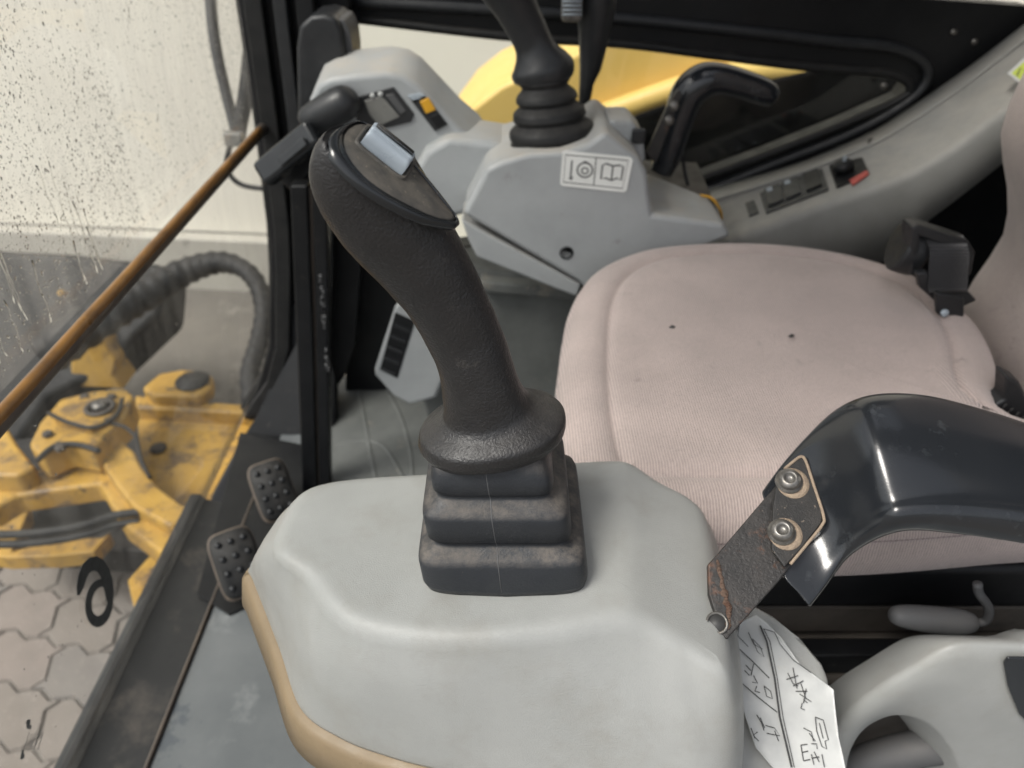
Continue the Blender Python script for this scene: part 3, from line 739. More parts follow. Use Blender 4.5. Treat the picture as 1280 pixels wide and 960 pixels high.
# rear side panel with switches
A = [(880, 244), (950, 224), (1014, 203), (1085, 172), (1131, 144), (1194, 101), (1241, 66), (1300, 20), (1360, -30)]
B = [(905, 300), (970, 278), (1030, 254), (1116, 230), (1170, 203), (1229, 160), (1262, 130), (1320, 90), (1380, 40)]
B = [(905, 302), (965, 280), (1030, 256), (1116, 226), (1160, 204), (1200, 178), (1240, 148), (1320, 90), (1380, 40)]
Cc = [(905, 360), (965, 360), (1030, 356), (1116, 320), (1150, 285), (1195, 250), (1241, 214), (1320, 150), (1380, 100)]
rp = thing('rear_side_panel', 'dusty light grey side panel rising behind the seat with a row of switches', 'panel', (.6, 1.3, .4))
rows = []
for a, b_, c_ in zip(A, B, Cc):
    a3, b3, c3 = P(*a, y=1.44), P(*b_, y=1.24), P(*c_, y=1.22)
    rows.append((a3, b3, c3))
def dens_row(pts, n=40): return crom(pts, n, False)
ra, rb, rc = (dens_row([r[k] for r in rows]) for k in range(3))
grid = []
for a3, b3, c3 in zip(ra, rb, rc):
    r = .016
    ab = (b3 - a3); bc = (c3 - b3)
    p_in = b3 - ab.normalized() * r; p_dn = b3 + bc.normalized() * r
    g1 = a3.lerp(b3, .30); g2 = a3.lerp(b3, .36)
    line = [a3 + Vector((0, 0, .010)), a3.lerp(b3, .26) + Vector((0, 0, .010)), g2 + Vector((0, 0, .0))]
    line += [p_in]
    for k in (.25, .5, .75): line.append(p_in * (1 - k) ** 2 + b3 * 2 * k * (1 - k) + p_dn * k * k)
    line += [p_dn, c3, c3 + Vector((0, .10, -.03)), a3 + Vector((0, 0, -.08))]
    grid.append(line)
obj('panel_shell', loft(grid), m_fbeige, rp)
obj('ledge_rib', tube([a3.lerp(b3, .27) + Vector((0, 0, .010)) for a3, b3 in zip(ra, rb)], .0035, 8), m_fbeige, rp)
# its switches
pr, nr = plane3(rows[1][0].lerp(rows[1][1], .4), rows[3][0].lerp(rows[3][1], .5), rows[2][1])
plate([(932, 256), (943, 252), (949, 267), (937, 272)], pr, nr, .004, 'blank_cover', m_dark, rp)
sb = plate([(949, 240), (1028, 212), (1036, 238), (958, 268)], pr, nr, .003, 'switch_bank', m_dark, rp)
for k, (x, y) in enumerate(((967, 248), (989, 239), (1015, 229))):
    sw = plate([(x - 11, y - 8), (x + 8, y - 15), (x + 13, y + 5), (x - 6, y + 13)], pr, nr, .007, 'rocker_switch', m_dark if k < 2 else m_black, sb)
    if k < 2: plate([(x - 8, y - 8), (x - 1, y - 10), (x, y - 6), (x - 7, y - 4)], pr, nr, .0085, 'indicator', m_switch, sw)
kn = plate([(1036, 208), (1078, 198), (1087, 218), (1046, 236)], pr, nr, .003, 'knob_plate', m_black, rp)
kc = PP(1055, 216, pr, nr, .003)
obj('rotary_knob', lathe(kc, nr, [(.018, 0), (.018, .012), (.014, .018), (.008, .019)], 24), m_black, kn)
obj('knob_pointer', box(kc + nr * .020 + Vector((.004, 0, .004)), (.005, .005, .01)), m_switch, kn, bevel=.001)
plate([(1062, 227), (1083, 215), (1087, 218), (1066, 233)], pr, nr, .0035, 'red_stripe', m_red, kn)
obj('screw', lathe(P(1092, 178, y=1.40), (0, -.3, 1), [(.012, 0), (.012, .002), (.007, .003), (.006, -.002)], 16), m_bolt, rp)
pd, nd = plane3(P(1260, 70, y=1.30), P(1290, 60, y=1.30), P(1280, 110, y=1.24))
dc = plate([(1259, 92), (1287, 66), (1315, 90), (1289, 116)], pd, nd, .001, 'warning_decal', m_white, rp, .0002)
plate([(1264, 92), (1288, 71), (1311, 90), (1289, 111)], pd, nd, .0015, 'decal_print', m_lime, dc, .0002)
prn([(1271, 96), (1275, 86), (1282, 90), (1290, 80)], .002, m_ink, par=dc, pl_=(pd, nd))
# black trim under the panel
tag(obj('inner_trim', prism([P(x, y, y=1.38) for x, y in ((880, 300), (1100, 240), (1240, 120), (1400, 60), (1400, 500), (880, 500))], (0, .03, 0)), m_black, bevel=.003),
    'plain black trim wall behind the seat below the grey side panel', 'trim panel')

# heater box and lower wall
hb = thing('heater_box', 'grey heater housing on the floor under the far console', 'housing', (0, 1.25, -.05))
obj('housing_body', prism([P(x, y, y=1.24) for x, y in ((535, 352), (600, 338), (720, 350), (740, 420), (740, 600), (560, 600), (520, 480))], (0, .12, 0)), m_mat, hb, bevel=.01)
obj('housing_ledge', prism([P(x, y, y=1.21) for x, y in ((600, 352), (722, 362), (722, 376), (600, 366))], (0, .1, 0)), m_mat, hb, bevel=.005)
vt = thing('air_vent', 'pale grey floor air vent with black louvres behind the joystick grip', 'vent', P(500, 500, y=1.17))
ventf = [(492, 385), (498, 378), (510, 376), (545, 395), (556, 470), (545, 498), (512, 507), (490, 495), (468, 470), (467, 462)]
obj('vent_housing', prism([P(x, y, y=1.17) for x, y in ventf], (.02, .09, 0)), m_fgrey, vt, bevel=.008, seg=4)
pv, nv = plane3(P(480, 460, y=1.17), P(510, 400, y=1.17), P(500, 470, y=1.17))
gl = plate([(494, 390), (519, 401), (497, 473), (475, 462)], pv, nv, .001, 'grille_opening', m_black, vt)
for k in range(5):
    x, y = 498 - k * 4.5, 403 + k * 13.5
    plate([(x - 4, y), (x + 15, y + 8), (x + 14, y + 12), (x - 5, y + 4)], pv, nv, .004, 'louvre', m_dark, gl)

# latch handle on the window bar and the round pod above
lh = thing('window_latch', 'black window latch with ball grip at the end of the amber bar', 'latch', P(370, 180, y=1.20))
obj('ball_grip', tube([P(446, 118, y=1.18), P(440, 122, y=1.18), P(425, 132, y=1.18), P(405, 142, y=1.18), P(386, 152, y=1.18), P(378, 157, y=1.18)], [.008, .024, .029, .026, .024, .015], 18), m_dark, lh, sub=1)
def obox(c0, c1, wdt, th, name, mat, par, bev):
    d = (c1 - c0).normalized(); s_ = d.cross(-FW).normalized() * wdt / 2; nn = d.cross(s_).normalized() * th / 2
    b = loft([[c + s_ + nn, c - s_ + nn, c - s_ - nn, c + s_ - nn] for c in (c0, c1)])
    return obj(name, b, mat, par, bevel=bev, seg=4)
obox(P(396, 164, y=1.15), P(328, 220, y=1.15), .040, .03, 'latch_bar', m_gloss, lh, .008)
obox(P(382, 176, y=1.128), P(350, 203, y=1.128), .014, .006, 'latch_insert', m_gloss, lh, .002)
obox(P(402, 172, y=1.19), P(362, 232, y=1.19), .045, .03, 'latch_body', m_black, lh, .006)
obj('pivot_collar', lathe(P(384, 236, y=1.17), (0, 0, 1), [(.024, -.006), (.026, 0), (.024, .008)], 20), m_bolt, lh)
rd = thing('pillar_cap', 'rounded black pod fixed to the pillar above the latch', 'cover', P(402, 80, y=1.30))
obj('cap_shell', prism([P(x, y, y=1.27) for x, y in ((372, 150), (370, 60), (374, 32), (388, 20), (405, 18), (420, 22), (428, 40), (431, 70), (430, 150))], (.0, .10, 0)), m_dark, rd, bevel=.008, seg=4)
obj('cap_side', prism([P(x, y, y=1.285) for x, y in ((426, 140), (424, 40), (418, 22), (430, 25), (438, 40), (441, 65), (440, 140))], (0, .08, 0)), m_pipe, rd, bevel=.003)

# pedals
def pedal(name, label, cx, cy, z, a, rotz):
    c = P(cx, cy, z=z)
    t = thing(name, label, 'pedal', (c.x, c.y, z - .02), 'foot pedals by the windshield')
    n = Vector((.35, -.55, .76)).normalized()
    u = Vector((.85, .5, 0)); u = (u - n * u.dot(n)).normalized(); v = n.cross(u)
    Mx = basis(u, v, n)
    W, H = a
    obj('rubber_pad', loft([ell(c - n * .012, u, v, W, H, 32, 5), ell(c, u, v, W, H, 32, 5), ell(c + n * .004, u, v, W * .93, H * .95, 32, 5)]), m_blackrub, t)
    obj('pedal_rim', loft([ell(c - n * .016, u, v, W * 1.06, H * 1.05, 32, 5), ell(c - n * .003, u, v, W * 1.06, H * 1.05, 32, 5)]), m_chan, t)
    src = None
    for i in range(3):
        for j in range(4):
            q = c + u * W * (-.58 + .58 * i) + v * H * (-.68 + .45 * j) + n * .004
            if src is None:
                src = obj('stud', lathe(q, n, [(.0055, -.001), (.0055, .002), (.003, .0045)], 10), m_dark, t); src_q = q
            else:
                o = src.copy(); COL.objects.link(o); o.parent = t; o.location = q - src_q
    obj('pedal_arm', tube([c - n * .014, c - n * .05 + Vector((-.02, .04, -.01))], .008, 10), m_black, t)
pedal('foot_pedal', 'studded black pedal farther from camera, beside the guide post', 342, 612, .02, (.034, .055), 0)
pedal('foot_pedal', 'studded black pedal nearer the camera, against the near console', 297, 703, .02, (.036, .056), 0)

# =================================================================== SEAT
seat = thing('operator_seat', 'pinkish beige knit operator seat beside the near console', 'seat', (.3, .75, .3))
ztop = .52
outl = [(697, 500), (703, 430), (712, 380), (735, 342), (785, 316), (850, 306), (930, 304), (1010, 310), (1090, 326), (1160, 352), (1215, 392), (1245, 435), (1257, 475), (1262, 520), (1330, 600), (1400, 690), (1380, 730), (1250, 700), (1060, 690), (880, 675), (760, 660), (704, 590)]
op3 = [P(x, y, z=ztop - .012) for x, y in outl]
# near edge moved to real places
nearfix = {15: (.60, .57), 14: (.60, .60), 16: (.585, .515), 17: (.45, .497), 18: (.33, .485), 19: (.20, .482), 20: (.10, .488), 21: (.05, .53)}
for k, (x, y) in nearfix.items(): op3[k] = Vector((x, y, ztop - .012))
ring = crom(op3, 128)
cen = sum(ring, Vector()) / len(ring)
def shrink(rg, d, z):
    n = len(rg); cur = [p.copy() for p in rg]
    st = max(1, int(abs(d) / .004)); 
    for _ in range(st):
        nx = []
        for i, p in enumerate(cur):
            t = (cur[(i + 3) % n] - cur[i - 3]).normalized(); nn = Vector((t.y, -t.x, 0))
            if nn.dot(cen - p) < 0: nn = -nn
            nx.append(p + nn * d / st)
        cur = [(nx[i - 1] + nx[i] * 2 + nx[(i + 1) % n]) / 4 for i in range(n)] if st > 1 else nx
    out = []
    for p in cur: q = p.copy(); q.z = z; out.append(q)
    return out
prof = [(.030, .425), (.012, .428), (.0, .440), (-.004, .465), (-.001, .490), (.008, .508), (.022, .518), (.036, .5212), (.046, .5205), (.052, .5170), (.0545, .5150), (.058, .5185), (.066, .5230)]
rings = [shrink(ring, d, z) for d, z in prof]
rings[-1] = mono(rings[-1], cen)
last = rings[-1]
for f in (.92, .8, .65, .5, .35, .2, .08):
    rg = []
    for p in last:
        q = cen + (p - cen) * f
        q.z = .5225 + .006 * (1 - f) - .010 * math.exp(-((q.x - .38) ** 2 + (q.y - .74) ** 2) / .02)
        q.z += .0020 * noise.noise(Vector((q.x * 14, q.y * 14, 1)))
        rg.append(q)
    rings.append(rg)
obj('seat_cushion', loft(rings), m_seat, seat)
obj('piping', tube([p for p in shrink(ring, .001, .486)] + [shrink(ring, .001, .486)[0]], .0028, 8), m_side, seat)
for x, y in ((840, 409), (989, 420)):
    obj('lint_speck', prism([P(x - 4, y + 1, z=.523), P(x, y - 2, z=.523), P(x + 4, y, z=.523), P(x + 1, y + 2, z=.523)], (0, 0, .0012)), m_ink, seat)
# backrest
rings = []
for k in range(25):
    z = .43 + k * .035
    f = k / 24
    xf = .642 - .040 * max(0, min(1, (z - .56) / .14)) + .013 * math.sin((z - .53) * 22) * (1 if z < .8 else .4)
    hw = .235 - .02 * f
    rg = ell(Vector((xf + .07, .76, z)), Vector((1, 0, 0)), Vector((0, 1, 0)), .07, hw, 64, 3.2)
    rings.append(rg)
rings.insert(0, ell(Vector((.72, .76, .41)), Vector((1, 0, 0)), Vector((0, 1, 0)), .05, .2, 64, 3.2))
obj('backrest', loft(rings), m_back, seat)
obj('seat_pan', prism([Vector(p) for p in ((.10, .50, .37), (.60, .50, .37), (.60, 1.0, .37), (.10, 1.0, .37))], (0, 0, .062)), m_black, seat, bevel=.01)
# slide rails and base under the seat
sb_ = thing('seat_base', 'dusty brown seat base with slide rails under the cushion', 'base', (.4, .6, -.05))
obj('base_box', prism([Vector(p) for p in ((.14, .455, -.05), (.95, .455, -.05), (.95, 1.0, -.05), (.14, 1.0, -.05))], (0, 0, .365)), m_base, sb_, bevel=.01)
obj('slide_rail', box((.5, .475, .330), (.75, .022, .030)), m_black, sb_, bevel=.003)
obj('slide_rail', box((.5, .515, .345), (.75, .016, .040)), m_base, sb_, bevel=.003)
obj('lower_rail', box((.5, .452, .285), (.8, .018, .022)), m_base, sb_, bevel=.003)
sv = thing('slide_lever', 'grey rounded seat adjuster lever below the near side of the seat', 'lever', P(1170, 775, y=.45))
lp = [P(x, y, y=.452) for x, y in ((1112, 768), (1120, 769), (1150, 773), (1180, 776), (1210, 778), (1222, 779))]
obj('lever_grip', tube(lp, [.005, .0105, .0125, .0130, .0120, .006], 18), m_pipe, sv, sub=1)
obj('lever_rod', tube([P(x, y, y=.462) for x, y in ((1212, 780), (1232, 776), (1236, 760), (1224, 742), (1222, 730))], .0042, 10, smoothn=16), m_pipe, sv)
# seat belt retractor
sbt = thing('seatbelt_retractor', 'black seat belt reel with short webbing at the back corner of the seat', 'seat belt', P(1160, 330, y=0.870))
obj('reel_housing', cyl(P(1122, 305, y=0.900), Vector((1, -.15, -.25)), .034, .030, 28), m_dark, sbt, bevel=.005)
obj('reel_frame', prism([P(x, y, y=0.865) for x, y in ((1140, 284), (1150, 282), (1212, 302), (1220, 316), (1214, 345), (1204, 345), (1206, 318), (1150, 296), (1148, 345), (1138, 345))], (0, .03, 0)), m_dark, sbt, bevel=.003)
wb = [P(1180, 296, y=0.875), P(1187, 315, y=0.855), P(1186, 340, y=0.845), P(1185, 365, y=0.840)]
wb = crom(wb, 12, False)
obj('webbing', loft([[p + Vector((-.024, 0, 0)), p + Vector((.024, 0, 0)), p + Vector((.024, .003, .002)), p + Vector((-.024, .003, .002))] for p in wb]), m_web, sbt)
obj('mount_arm', prism([P(x, y, y=0.845) for x, y in ((1146, 342), (1160, 340), (1172, 362), (1212, 366), (1222, 376), (1205, 384), (1170, 378), (1150, 360))], (0, .012, 0)), m_dark, sbt, bevel=.003)
obj('buckle_tongue', prism([P(x, y, y=0.835) for x, y in ((1170, 366), (1206, 372), (1206, 396), (1196, 402), (1172, 394))], (0, .01, 0)), m_dark, sbt, bevel=.003)
obj('rivet', lathe(P(1180, 391, y=0.834), (0, -1, .3), [(.005, 0), (.005, .003), (.002, .004)], 12), m_switch, sbt)
bc = thing('seatbelt_buckle', 'dark ribbed belt buckle wedged between cushion and backrest', 'buckle', P(1265, 520, y=.66))
obj('buckle_body', prism([P(x, y, y=.66) for x, y in ((1258, 470), (1275, 478), (1296, 520), (1300, 545), (1270, 535), (1244, 518), (1242, 508), (1256, 500))], (0, .025, 0)), m_dark, bc, bevel=.004)
for k in range(5):
    obj('buckle_rib', tube([P(1250 + 8 * k, 514 + 5 * k, y=.658), P(1258 + 8 * k, 505 + 5 * k, y=.658)], .0016, 6), m_blackrub, bc)

# =================================================================== NEAR CONSOLE
nc = thing('near_console', 'light grey armrest console with tan edge strip in the foreground', 'console', (.02, .38, .44))
# control outline: (top crease px, z) and (bottom edge px, z)
ZT = .600
crease = [((343, 690), ZT), ((383, 722), ZT), ((409, 757), ZT), ((447, 783), ZT), ((515, 797), ZT), ((600, 799), ZT), ((697, 789), ZT), ((790, 774), ZT), ((850, 806), .589), ((914, 838), .575),
          ((903, 740), .573), ((884, 645), .570), ((862, 618), .574), ((820, 596), .588), ((780, 571), ZT), ((700, 573), ZT), ((620, 578), ZT), ((540, 586), ZT), ((460, 591), ZT), ((408, 598), ZT), ((376, 612), ZT), ((354, 645), ZT)]
bott = [((317, 727), .505), ((349, 810), .50), ((376, 885), .50), ((426, 922), .50), ((480, 943), .50), ((535, 958), .50), ((660, 985), .492), ((800, 1015), .48), ((900, 1030), .47), ((925, 985), .465),
        (.172, .335, .49), (.178, .40, .49), (.182, .445, .49), (.165, .470, .50), (.125, .478, .50), (.06, .480, .50), (.0, .478, .50), (-.06, .474, .50), (-.12, .468, .50), (-.170, .462, .505), (-.205, .452, .505), (-.221, .435, .505)]
def topz(x, y):
    # the flat top breaks along a straight crease and the right-hand facet falls away from it
    pa, pb_ = P(780, 571, z=ZT), P(790, 774, z=ZT)
    d = x - (pa.x + (pb_.x - pa.x) * (y - pa.y) / (pb_.y - pa.y))
    w_ = .0022
    return ZT - .42 * (w_ * math.log(1 + math.exp(max(-40, min(40, d / w_)))))
def onTop(px, py):
    z = ZT
    for _ in range(12):
        q = P(px, py, z=z); z = topz(q.x, q.y)
    return P(px, py, z=z)
cp = [onTop(*a) for a, z in crease]
bp_ = [P(*b[0], z=b[1]) if len(b) == 2 else Vector(b) for b in bott]
NN = 220
cr, br = crom(cp, NN), crom(bp_, NN)
for p in cr: p.z = topz(p.x, p.y)
nrms = []
for i in range(NN):
    t = (cr[(i + 4) % NN] - cr[i - 4]); t.z = 0; t.normalize(); nrms.append(Vector((t.y, -t.x, 0)))
ccen = Vector((.0, .39, ZT))
rings = []
r1 = .016
# bottom inner return, shell wall, rounded shoulder, top
def rnd(i):
    # sharper shoulder on the straight right-hand facets
    return r1
rows = [[] for _ in range(16)]
for i in range(NN):
    c_, b_ = cr[i], br[i]
    nn = nrms[i].copy()
    if nn.dot(ccen - c_) < 0: nn = -nn
    T = c_ + nn * .011; T.z = topz(T.x, T.y)
    # keep the sloping right facet in plane
    down = (b_ - c_); Mx = c_ + down.normalized() * .016
    out = -nn
    rows[0].append(b_ + nn * .012 + Vector((0, 0, -.006)))
    rows[1].append(b_ + Vector((0, 0, -.0015)))
    rows[2].append(b_ + Vector((0, 0, .001)))
    for k, f in ((3, .08), (4, .3), (5, .52), (6, .72)):
        rows[k].append(b_.lerp(Mx, f / .8 if f < .8 else 1) + out * .0035 * math.sin(math.pi * f) )
    ks = [0, .17, .34, .5, .66, .83, 1]
    for j, k in enumerate(ks):
        rows[7 + j].append(Mx * (1 - k) ** 2 + c_ * 2 * k * (1 - k) + T * k * k)
rows = [r for r in rows if r]
for f in (.97, .94, .91, .88, .85, .82, .79, .76, .73, .70, .66, .62, .58, .54, .50, .45, .40, .34, .28, .2, .1):
    rg = []
    base = rows[-1] = rows[-1] if f != .97 else mono(rows[-1], ccen, 2)
    for p in base:
        q = ccen + (p - ccen) * f; q.z = topz(q.x, q.y); rg.append(q)
    rings.append(rg)
allr = rows + rings
obj('console_shell', loft(allr), m_grey, nc)
# tan strip below the shell
tr = [[], [], [], [], []]
for i in range(NN):
    b_ = br[i]; t = (br[(i + 1) % NN] - br[i - 1]).normalized(); nn = Vector((t.y, -t.x, 0)).normalized()
    if nn.dot(ccen - b_) < 0: nn = -nn
    wq = max(0, min(1, (.12 - b_.x) / .05)); b_ = b_ + nn * .012 * (1 - wq)
    tr[0].append(b_ + nn * .010 + Vector((0, 0, -.004)))
    tr[1].append(b_ - nn * .0035 + Vector((0, 0, -.003)))
    tr[2].append(b_ - nn * .0065 + Vector((0, 0, -.008)))
    tr[3].append(b_ - nn * .0120 + Vector((0, 0, -.036)))
    tr[4].append(b_ + nn * .006 + Vector((0, 0, -.044)))
obj('tan_strip', loft(tr), m_trim, nc)
# pedestal below and its torn label
pdl = [(925, 742), (968, 766), (1005, 798), (1030, 826), (1040, 850), (1035, 880), (1060, 990), (960, 1000), (905, 1000), (900, 800)]
ZP = [.475, .475, .47, .46, .45, .44, .40, .40, .41, .46]
pb = thing('console_pedestal', 'grey pedestal under the near console with a torn white instruction label', 'pedestal', (.2, .3, .2))
obj('pedestal_body', prism([P(x, y, z=z) for (x, y), z in zip(pdl, ZP)], (0, .02, -.30)), m_grey, pb, bevel=.008)
def labz(x, y): return .478 - .00028 * (y - 770) + .00002 * (x - 900)
def LP(x, y, off=0): return P(x, y, z=labz(x, y) + off)
le = [(919, 795), (925, 778), (945, 768), (958, 778), (975, 795), (1000, 830), (1030, 853), (1042, 862), (1044, 885), (1048, 920), (1058, 965), (1065, 1000), (990, 1000), (968, 962), (945, 935), (938, 915), (930, 890), (928, 860), (926, 835)]
b = nb()
cx = sum(p[0] for p in le) / len(le); cy = sum(p[1] for p in le) / len(le)
GG = (1, .985, .95, .88, .8, .7, .6, .5, .4, .3, .2, .1)
lr = [[] for _ in GG]
for i in range(152):
    f = i / 152 * len(le); k = int(f); s_ = f - k
    x = le[k][0] * (1 - s_) + le[(k + 1) % len(le)][0] * s_; y = le[k][1] * (1 - s_) + le[(k + 1) % len(le)][1] * s_
    for j, g in enumerate(GG):
        X, Y = cx + (x - cx) * g, cy + (y - cy) * g
        wv_ = .0013 * noise.noise(Vector((X / 20, Y / 26, 3))) + (.0022 * abs(noise.noise(Vector((X / 7, Y / 7, 9)))) if j == 0 else 0)
        lr[j].append(LP(X, Y, .0035 + wv_))
lo = obj('torn_label', loft(lr, cap0=False), m_white, pb, thick=.0006)
def lprn(pts, wd_, name='printed_line', mat=m_ink):
    b = nb(); q = []
    for x, y in pts: q.append(LP(x, y, .0056))
    L = []
    for i, p in enumerate(q):
        t = (q[min(i + 1, len(q) - 1)] - q[max(i - 1, 0)]).normalized(); s_ = t.cross(Vector((0, 0, 1))).normalized() * wd_ / 2
        L.append((p - s_, p + s_))
    for (a, b1), (c, d) in zip(L, L[1:]): face(b, [b.verts.new(v) for v in (a, b1, d, c)])
    return obj(name, b, mat, lo, smooth=False)
def Z3(x, y): return (860 + x / 3.048, 700 + y / 3.048)
def zl(pts, w_, **k): return lprn([Z3(*p) for p in pts], w_, **k)
zl([(275, 250), (300, 310), (330, 450), (350, 600), (395, 790)], .0016)
zl([(288, 262), (312, 310), (340, 450), (362, 600), (405, 790)], .0007)
zl([(288, 262), (330, 275), (350, 320), (400, 380), (470, 430)], .0007)
zl([(175, 320), (245, 385), (310, 450)], .0009)
zl([(200, 465), (270, 525), (340, 580)], .0009)
zl([(195, 250), (190, 290), (230, 330)], .0006); zl([(230, 275), (250, 320), (285, 340)], .0006)
# pictograms and lettering, as far as they can be read
zl([(245, 300), (275, 330), (290, 370), (265, 350), (245, 300)], .0006)
for (pts) in (((215, 420), (235, 440)), ((220, 400), (240, 422)), ((250, 395), (240, 440)), ((250, 440), (265, 470), (245, 465)), ((262, 480), (255, 500), (275, 505)), ((290, 480), (315, 500), (322, 528), (300, 520), (290, 480)),
              ((262, 590), (280, 620), (290, 650)), ((275, 600), (292, 640)), ((295, 630), (330, 640), (350, 670), (300, 660)), ((330, 650), (345, 690)), ((240, 640), (255, 680)), ((265, 655), (248, 668), (270, 690)),
              ((380, 430), (400, 470), (420, 480)), ((375, 455), (420, 440)), ((400, 410), (415, 490)), ((400, 480), (440, 460)), ((410, 500), (455, 500)), ((430, 470), (450, 530)), ((425, 510), (470, 540)), ((450, 490), (440, 545)),
              ((435, 545), (430, 565), (445, 570)), ((440, 530), (455, 545)),
              ((485, 598), (490, 650), (510, 710), (528, 720), (522, 690), (535, 685), (515, 610), (485, 598)), ((500, 620), (515, 680)),
              ((440, 640), (470, 655), (478, 690)), ((462, 660), (485, 690)), ((470, 700), (490, 700), (492, 720)),
              ((430, 705), (440, 765)), ((430, 705), (455, 702)), ((435, 733), (458, 728)), ((440, 765), (465, 760)), ((470, 740), (480, 780)), ((480, 730), (500, 770)), ((470, 755), (500, 750)), ((510, 740), (520, 790))):
    zl(pts, .0008, name='printed_mark')

# boot + stick + grip  -------------------------------------------------
nj = thing('joystick', 'large black near joystick with square bellows on the foreground console', 'joystick', (-.01, .386, .6), 'joysticks of the cab')
bprof = [(.0540, .6005, 8), (.0555, .606, 8), (.0552, .6215, 8), (.0540, .6255, 8), (.0515, .6275, 8), (.0455, .6300, 7), (.0440, .6325, 7), (.0452, .6345, 7), (.0476, .6370, 7), (.0474, .6535, 7), (.0462, .6572, 7),
         (.0425, .6595, 7), (.0380, .6630, 6), (.0368, .6650, 6), (.0375, .6670, 6), (.0392, .6695, 6), (.0385, .678, 6), (.0355, .6880, 5), (.031, .694, 4), (.024, .698, 3)]
rings = []
for k in range(len(bprof)):
    hw, z, e = bprof[k]
    f = (z - .60) / .10
    c_ = Vector((-.004 - .012 * f, .388 + .001 * f, z))
    depth = hw * (1.04 - .10 * f)
    rg = ell(c_, Vector((1, 0, 0)), Vector((0, 1, 0)), hw, depth, 128, e * 1.35)
    # front lip sags
    for p in rg:
        if z < .61 and p.y < c_.y: p.y -= .004 * (1 - ((p.x - c_.x) / hw) ** 2)
        p.z += .0006 * noise.noise(p * 60)
    rings.append(rg)
obj('bellows', loft(rings), m_boot, nj)
# mould seam down the front of the bellows
seam = []
for k in range(1, len(bprof) - 2):
    hw, z, e = bprof[k]; f = (z - .60) / .10
    seam.append(Vector((-.004 - .012 * f - .002, .388 + .001 * f - hw * (1.04 - .10 * f) - (.004 if z < .61 else 0) + .0002, z)))
obj('mould_seam', tube(seam, .0004, 6), m_pipe, nj)

# grip: rings given by image centre, half width (px), depth radius factor
YG = .385
G = [  # (cx, cy, half width px, tilt deg of section, depth radius m, y)
    (613, 549, 50, 8, .020, YG), (613, 549, 74, 8, .030, YG), (614, 547, 86, 8, .0352, YG), (614.5, 542, 91.5, 8.5, .0368, YG), (615, 536, 93, 9, .0376, YG), (615.5, 528, 91, 9, .0368, YG),
    (615.5, 522, 81, 9.5, .0325, YG), (612, 516, 66, 10, .0268, YG), (608, 506, 54.5, 12, .0235, YG), (600, 482, 48.5, 15, .0220, YG), (591.5, 448, 46.5, 21, .0213, YG), (576, 412, 47.5, 23, .0215, YG - .001), (558, 376, 50, 27, .0220, YG - .002),
    (540, 347, 54, 30, .0230, YG - .003), (523, 322, 58, 34, .0240, YG - .004), (502, 294, 63, 39, .0255, YG - .005), (479, 260, 68, 42, .0265, YG - .006), (457, 226, 69, 40, .0270, YG - .007),
    (440, 199, 61, 36, .0255, YG - .007), (431, 182, 48, 33, .0215, YG - .007), (425, 171, 32, 32, .0150, YG - .007), (422, 166, 14, 32, .0070, YG - .007)]
NR = 72
vals = [Vector((g[0], g[1], g[2])) for g in G]; vals2 = [Vector((g[3], g[4], g[5])) for g in G]
v1, v2 = crom(vals, 150, False), crom(vals2, 150, False)
# facet plane for the thumb panel
xa = (RT * .77 - UP * .63).normalized(); perp = (RT * .63 + UP * .77).normalized()
vd = ray(490, 210).normalized()
Nf = (perp * .72 - vd * .69).normalized()
Pf = P(572, 280, y=YG - .018)
gpts = []
for a, b2 in zip(v1, v2):
    c_ = P(a.x, a.y, y=b2.z)
    depth = (c_ - CAM).dot(FW)
    hw = a.z * depth / FPX
    th = R(b2.x)
    u = (RT * math.cos(th) + UP * math.sin(th)).normalized()
    ax = u.cross(FW).normalized()
    flat = max(0, min(1, (a.y - 440) / 70))      # the palm rest lies flat, the shaft follows the stick
    v = (FW * (1 - flat) + Vector((0, 1, 0)) * flat); v = (v - u * v.dot(u)).normalized()
    rg = ell(c_, u, v, hw, b2.y, NR, 2.15)
    out = []
    for p in rg:
        q = Vector(p); amp = .00035
        q += (q - c_).normalized() * amp * (noise.noise(q * 70) + .6 * noise.noise(q * 180))
        d = (q - Pf).dot(Nf)
        if d > -.0015 and a.y < 330: q -= Nf * (d + .0015) if d > .0005 else Nf * 0.0
        out.append(q)
    gpts.append(out)
obj('grip', loft(gpts), m_rub, nj)
# thumb panel: glossy rim plus dusty plate
pan = [(437, 158), (452, 155), (464, 164), (485, 182), (512, 205), (535, 232), (556, 258), (568, 272), (566, 279), (550, 277), (530, 270), (505, 258), (478, 243), (455, 226), (438, 207), (427, 188), (426, 170)]
rimo = [(428, 158), (448, 152), (466, 160), (487, 178), (515, 202), (539, 230), (561, 258), (573, 277), (569, 284), (549, 281), (527, 275), (500, 263), (471, 247), (447, 230), (428, 212), (414, 194), (412, 172)]
def splp(pts, n=70): return [(v.x, v.y) for v in crom([Vector((x, y, 0)) for x, y in pts], n)]
ro = [PP(x, y, Pf, Nf, -.0030) for x, y in splp(rimo)]; ro1 = [PP(x, y, Pf, Nf, .0008) for x, y in splp(rimo)]; ri = [PP(x, y, Pf, Nf, .0022) for x, y in splp(pan)]
ri2 = [p - Nf * .0015 for p in ri]
obj('panel_rim', loft([ro, ro1, ri, ri2], cap0=False, cap1=False), m_gloss, nj)
pnl = [PP(x, y, Pf, Nf, .0006) for x, y in splp(pan)]
pc = sum(pnl, Vector()) / len(pnl)
obj('thumb_panel', loft([[p for p in pnl], [pc + (p - pc) * .93 + Nf * .0012 for p in pnl], [pc + (p - pc) * .5 + Nf * .0016 for p in pnl]]), m_panel, nj)
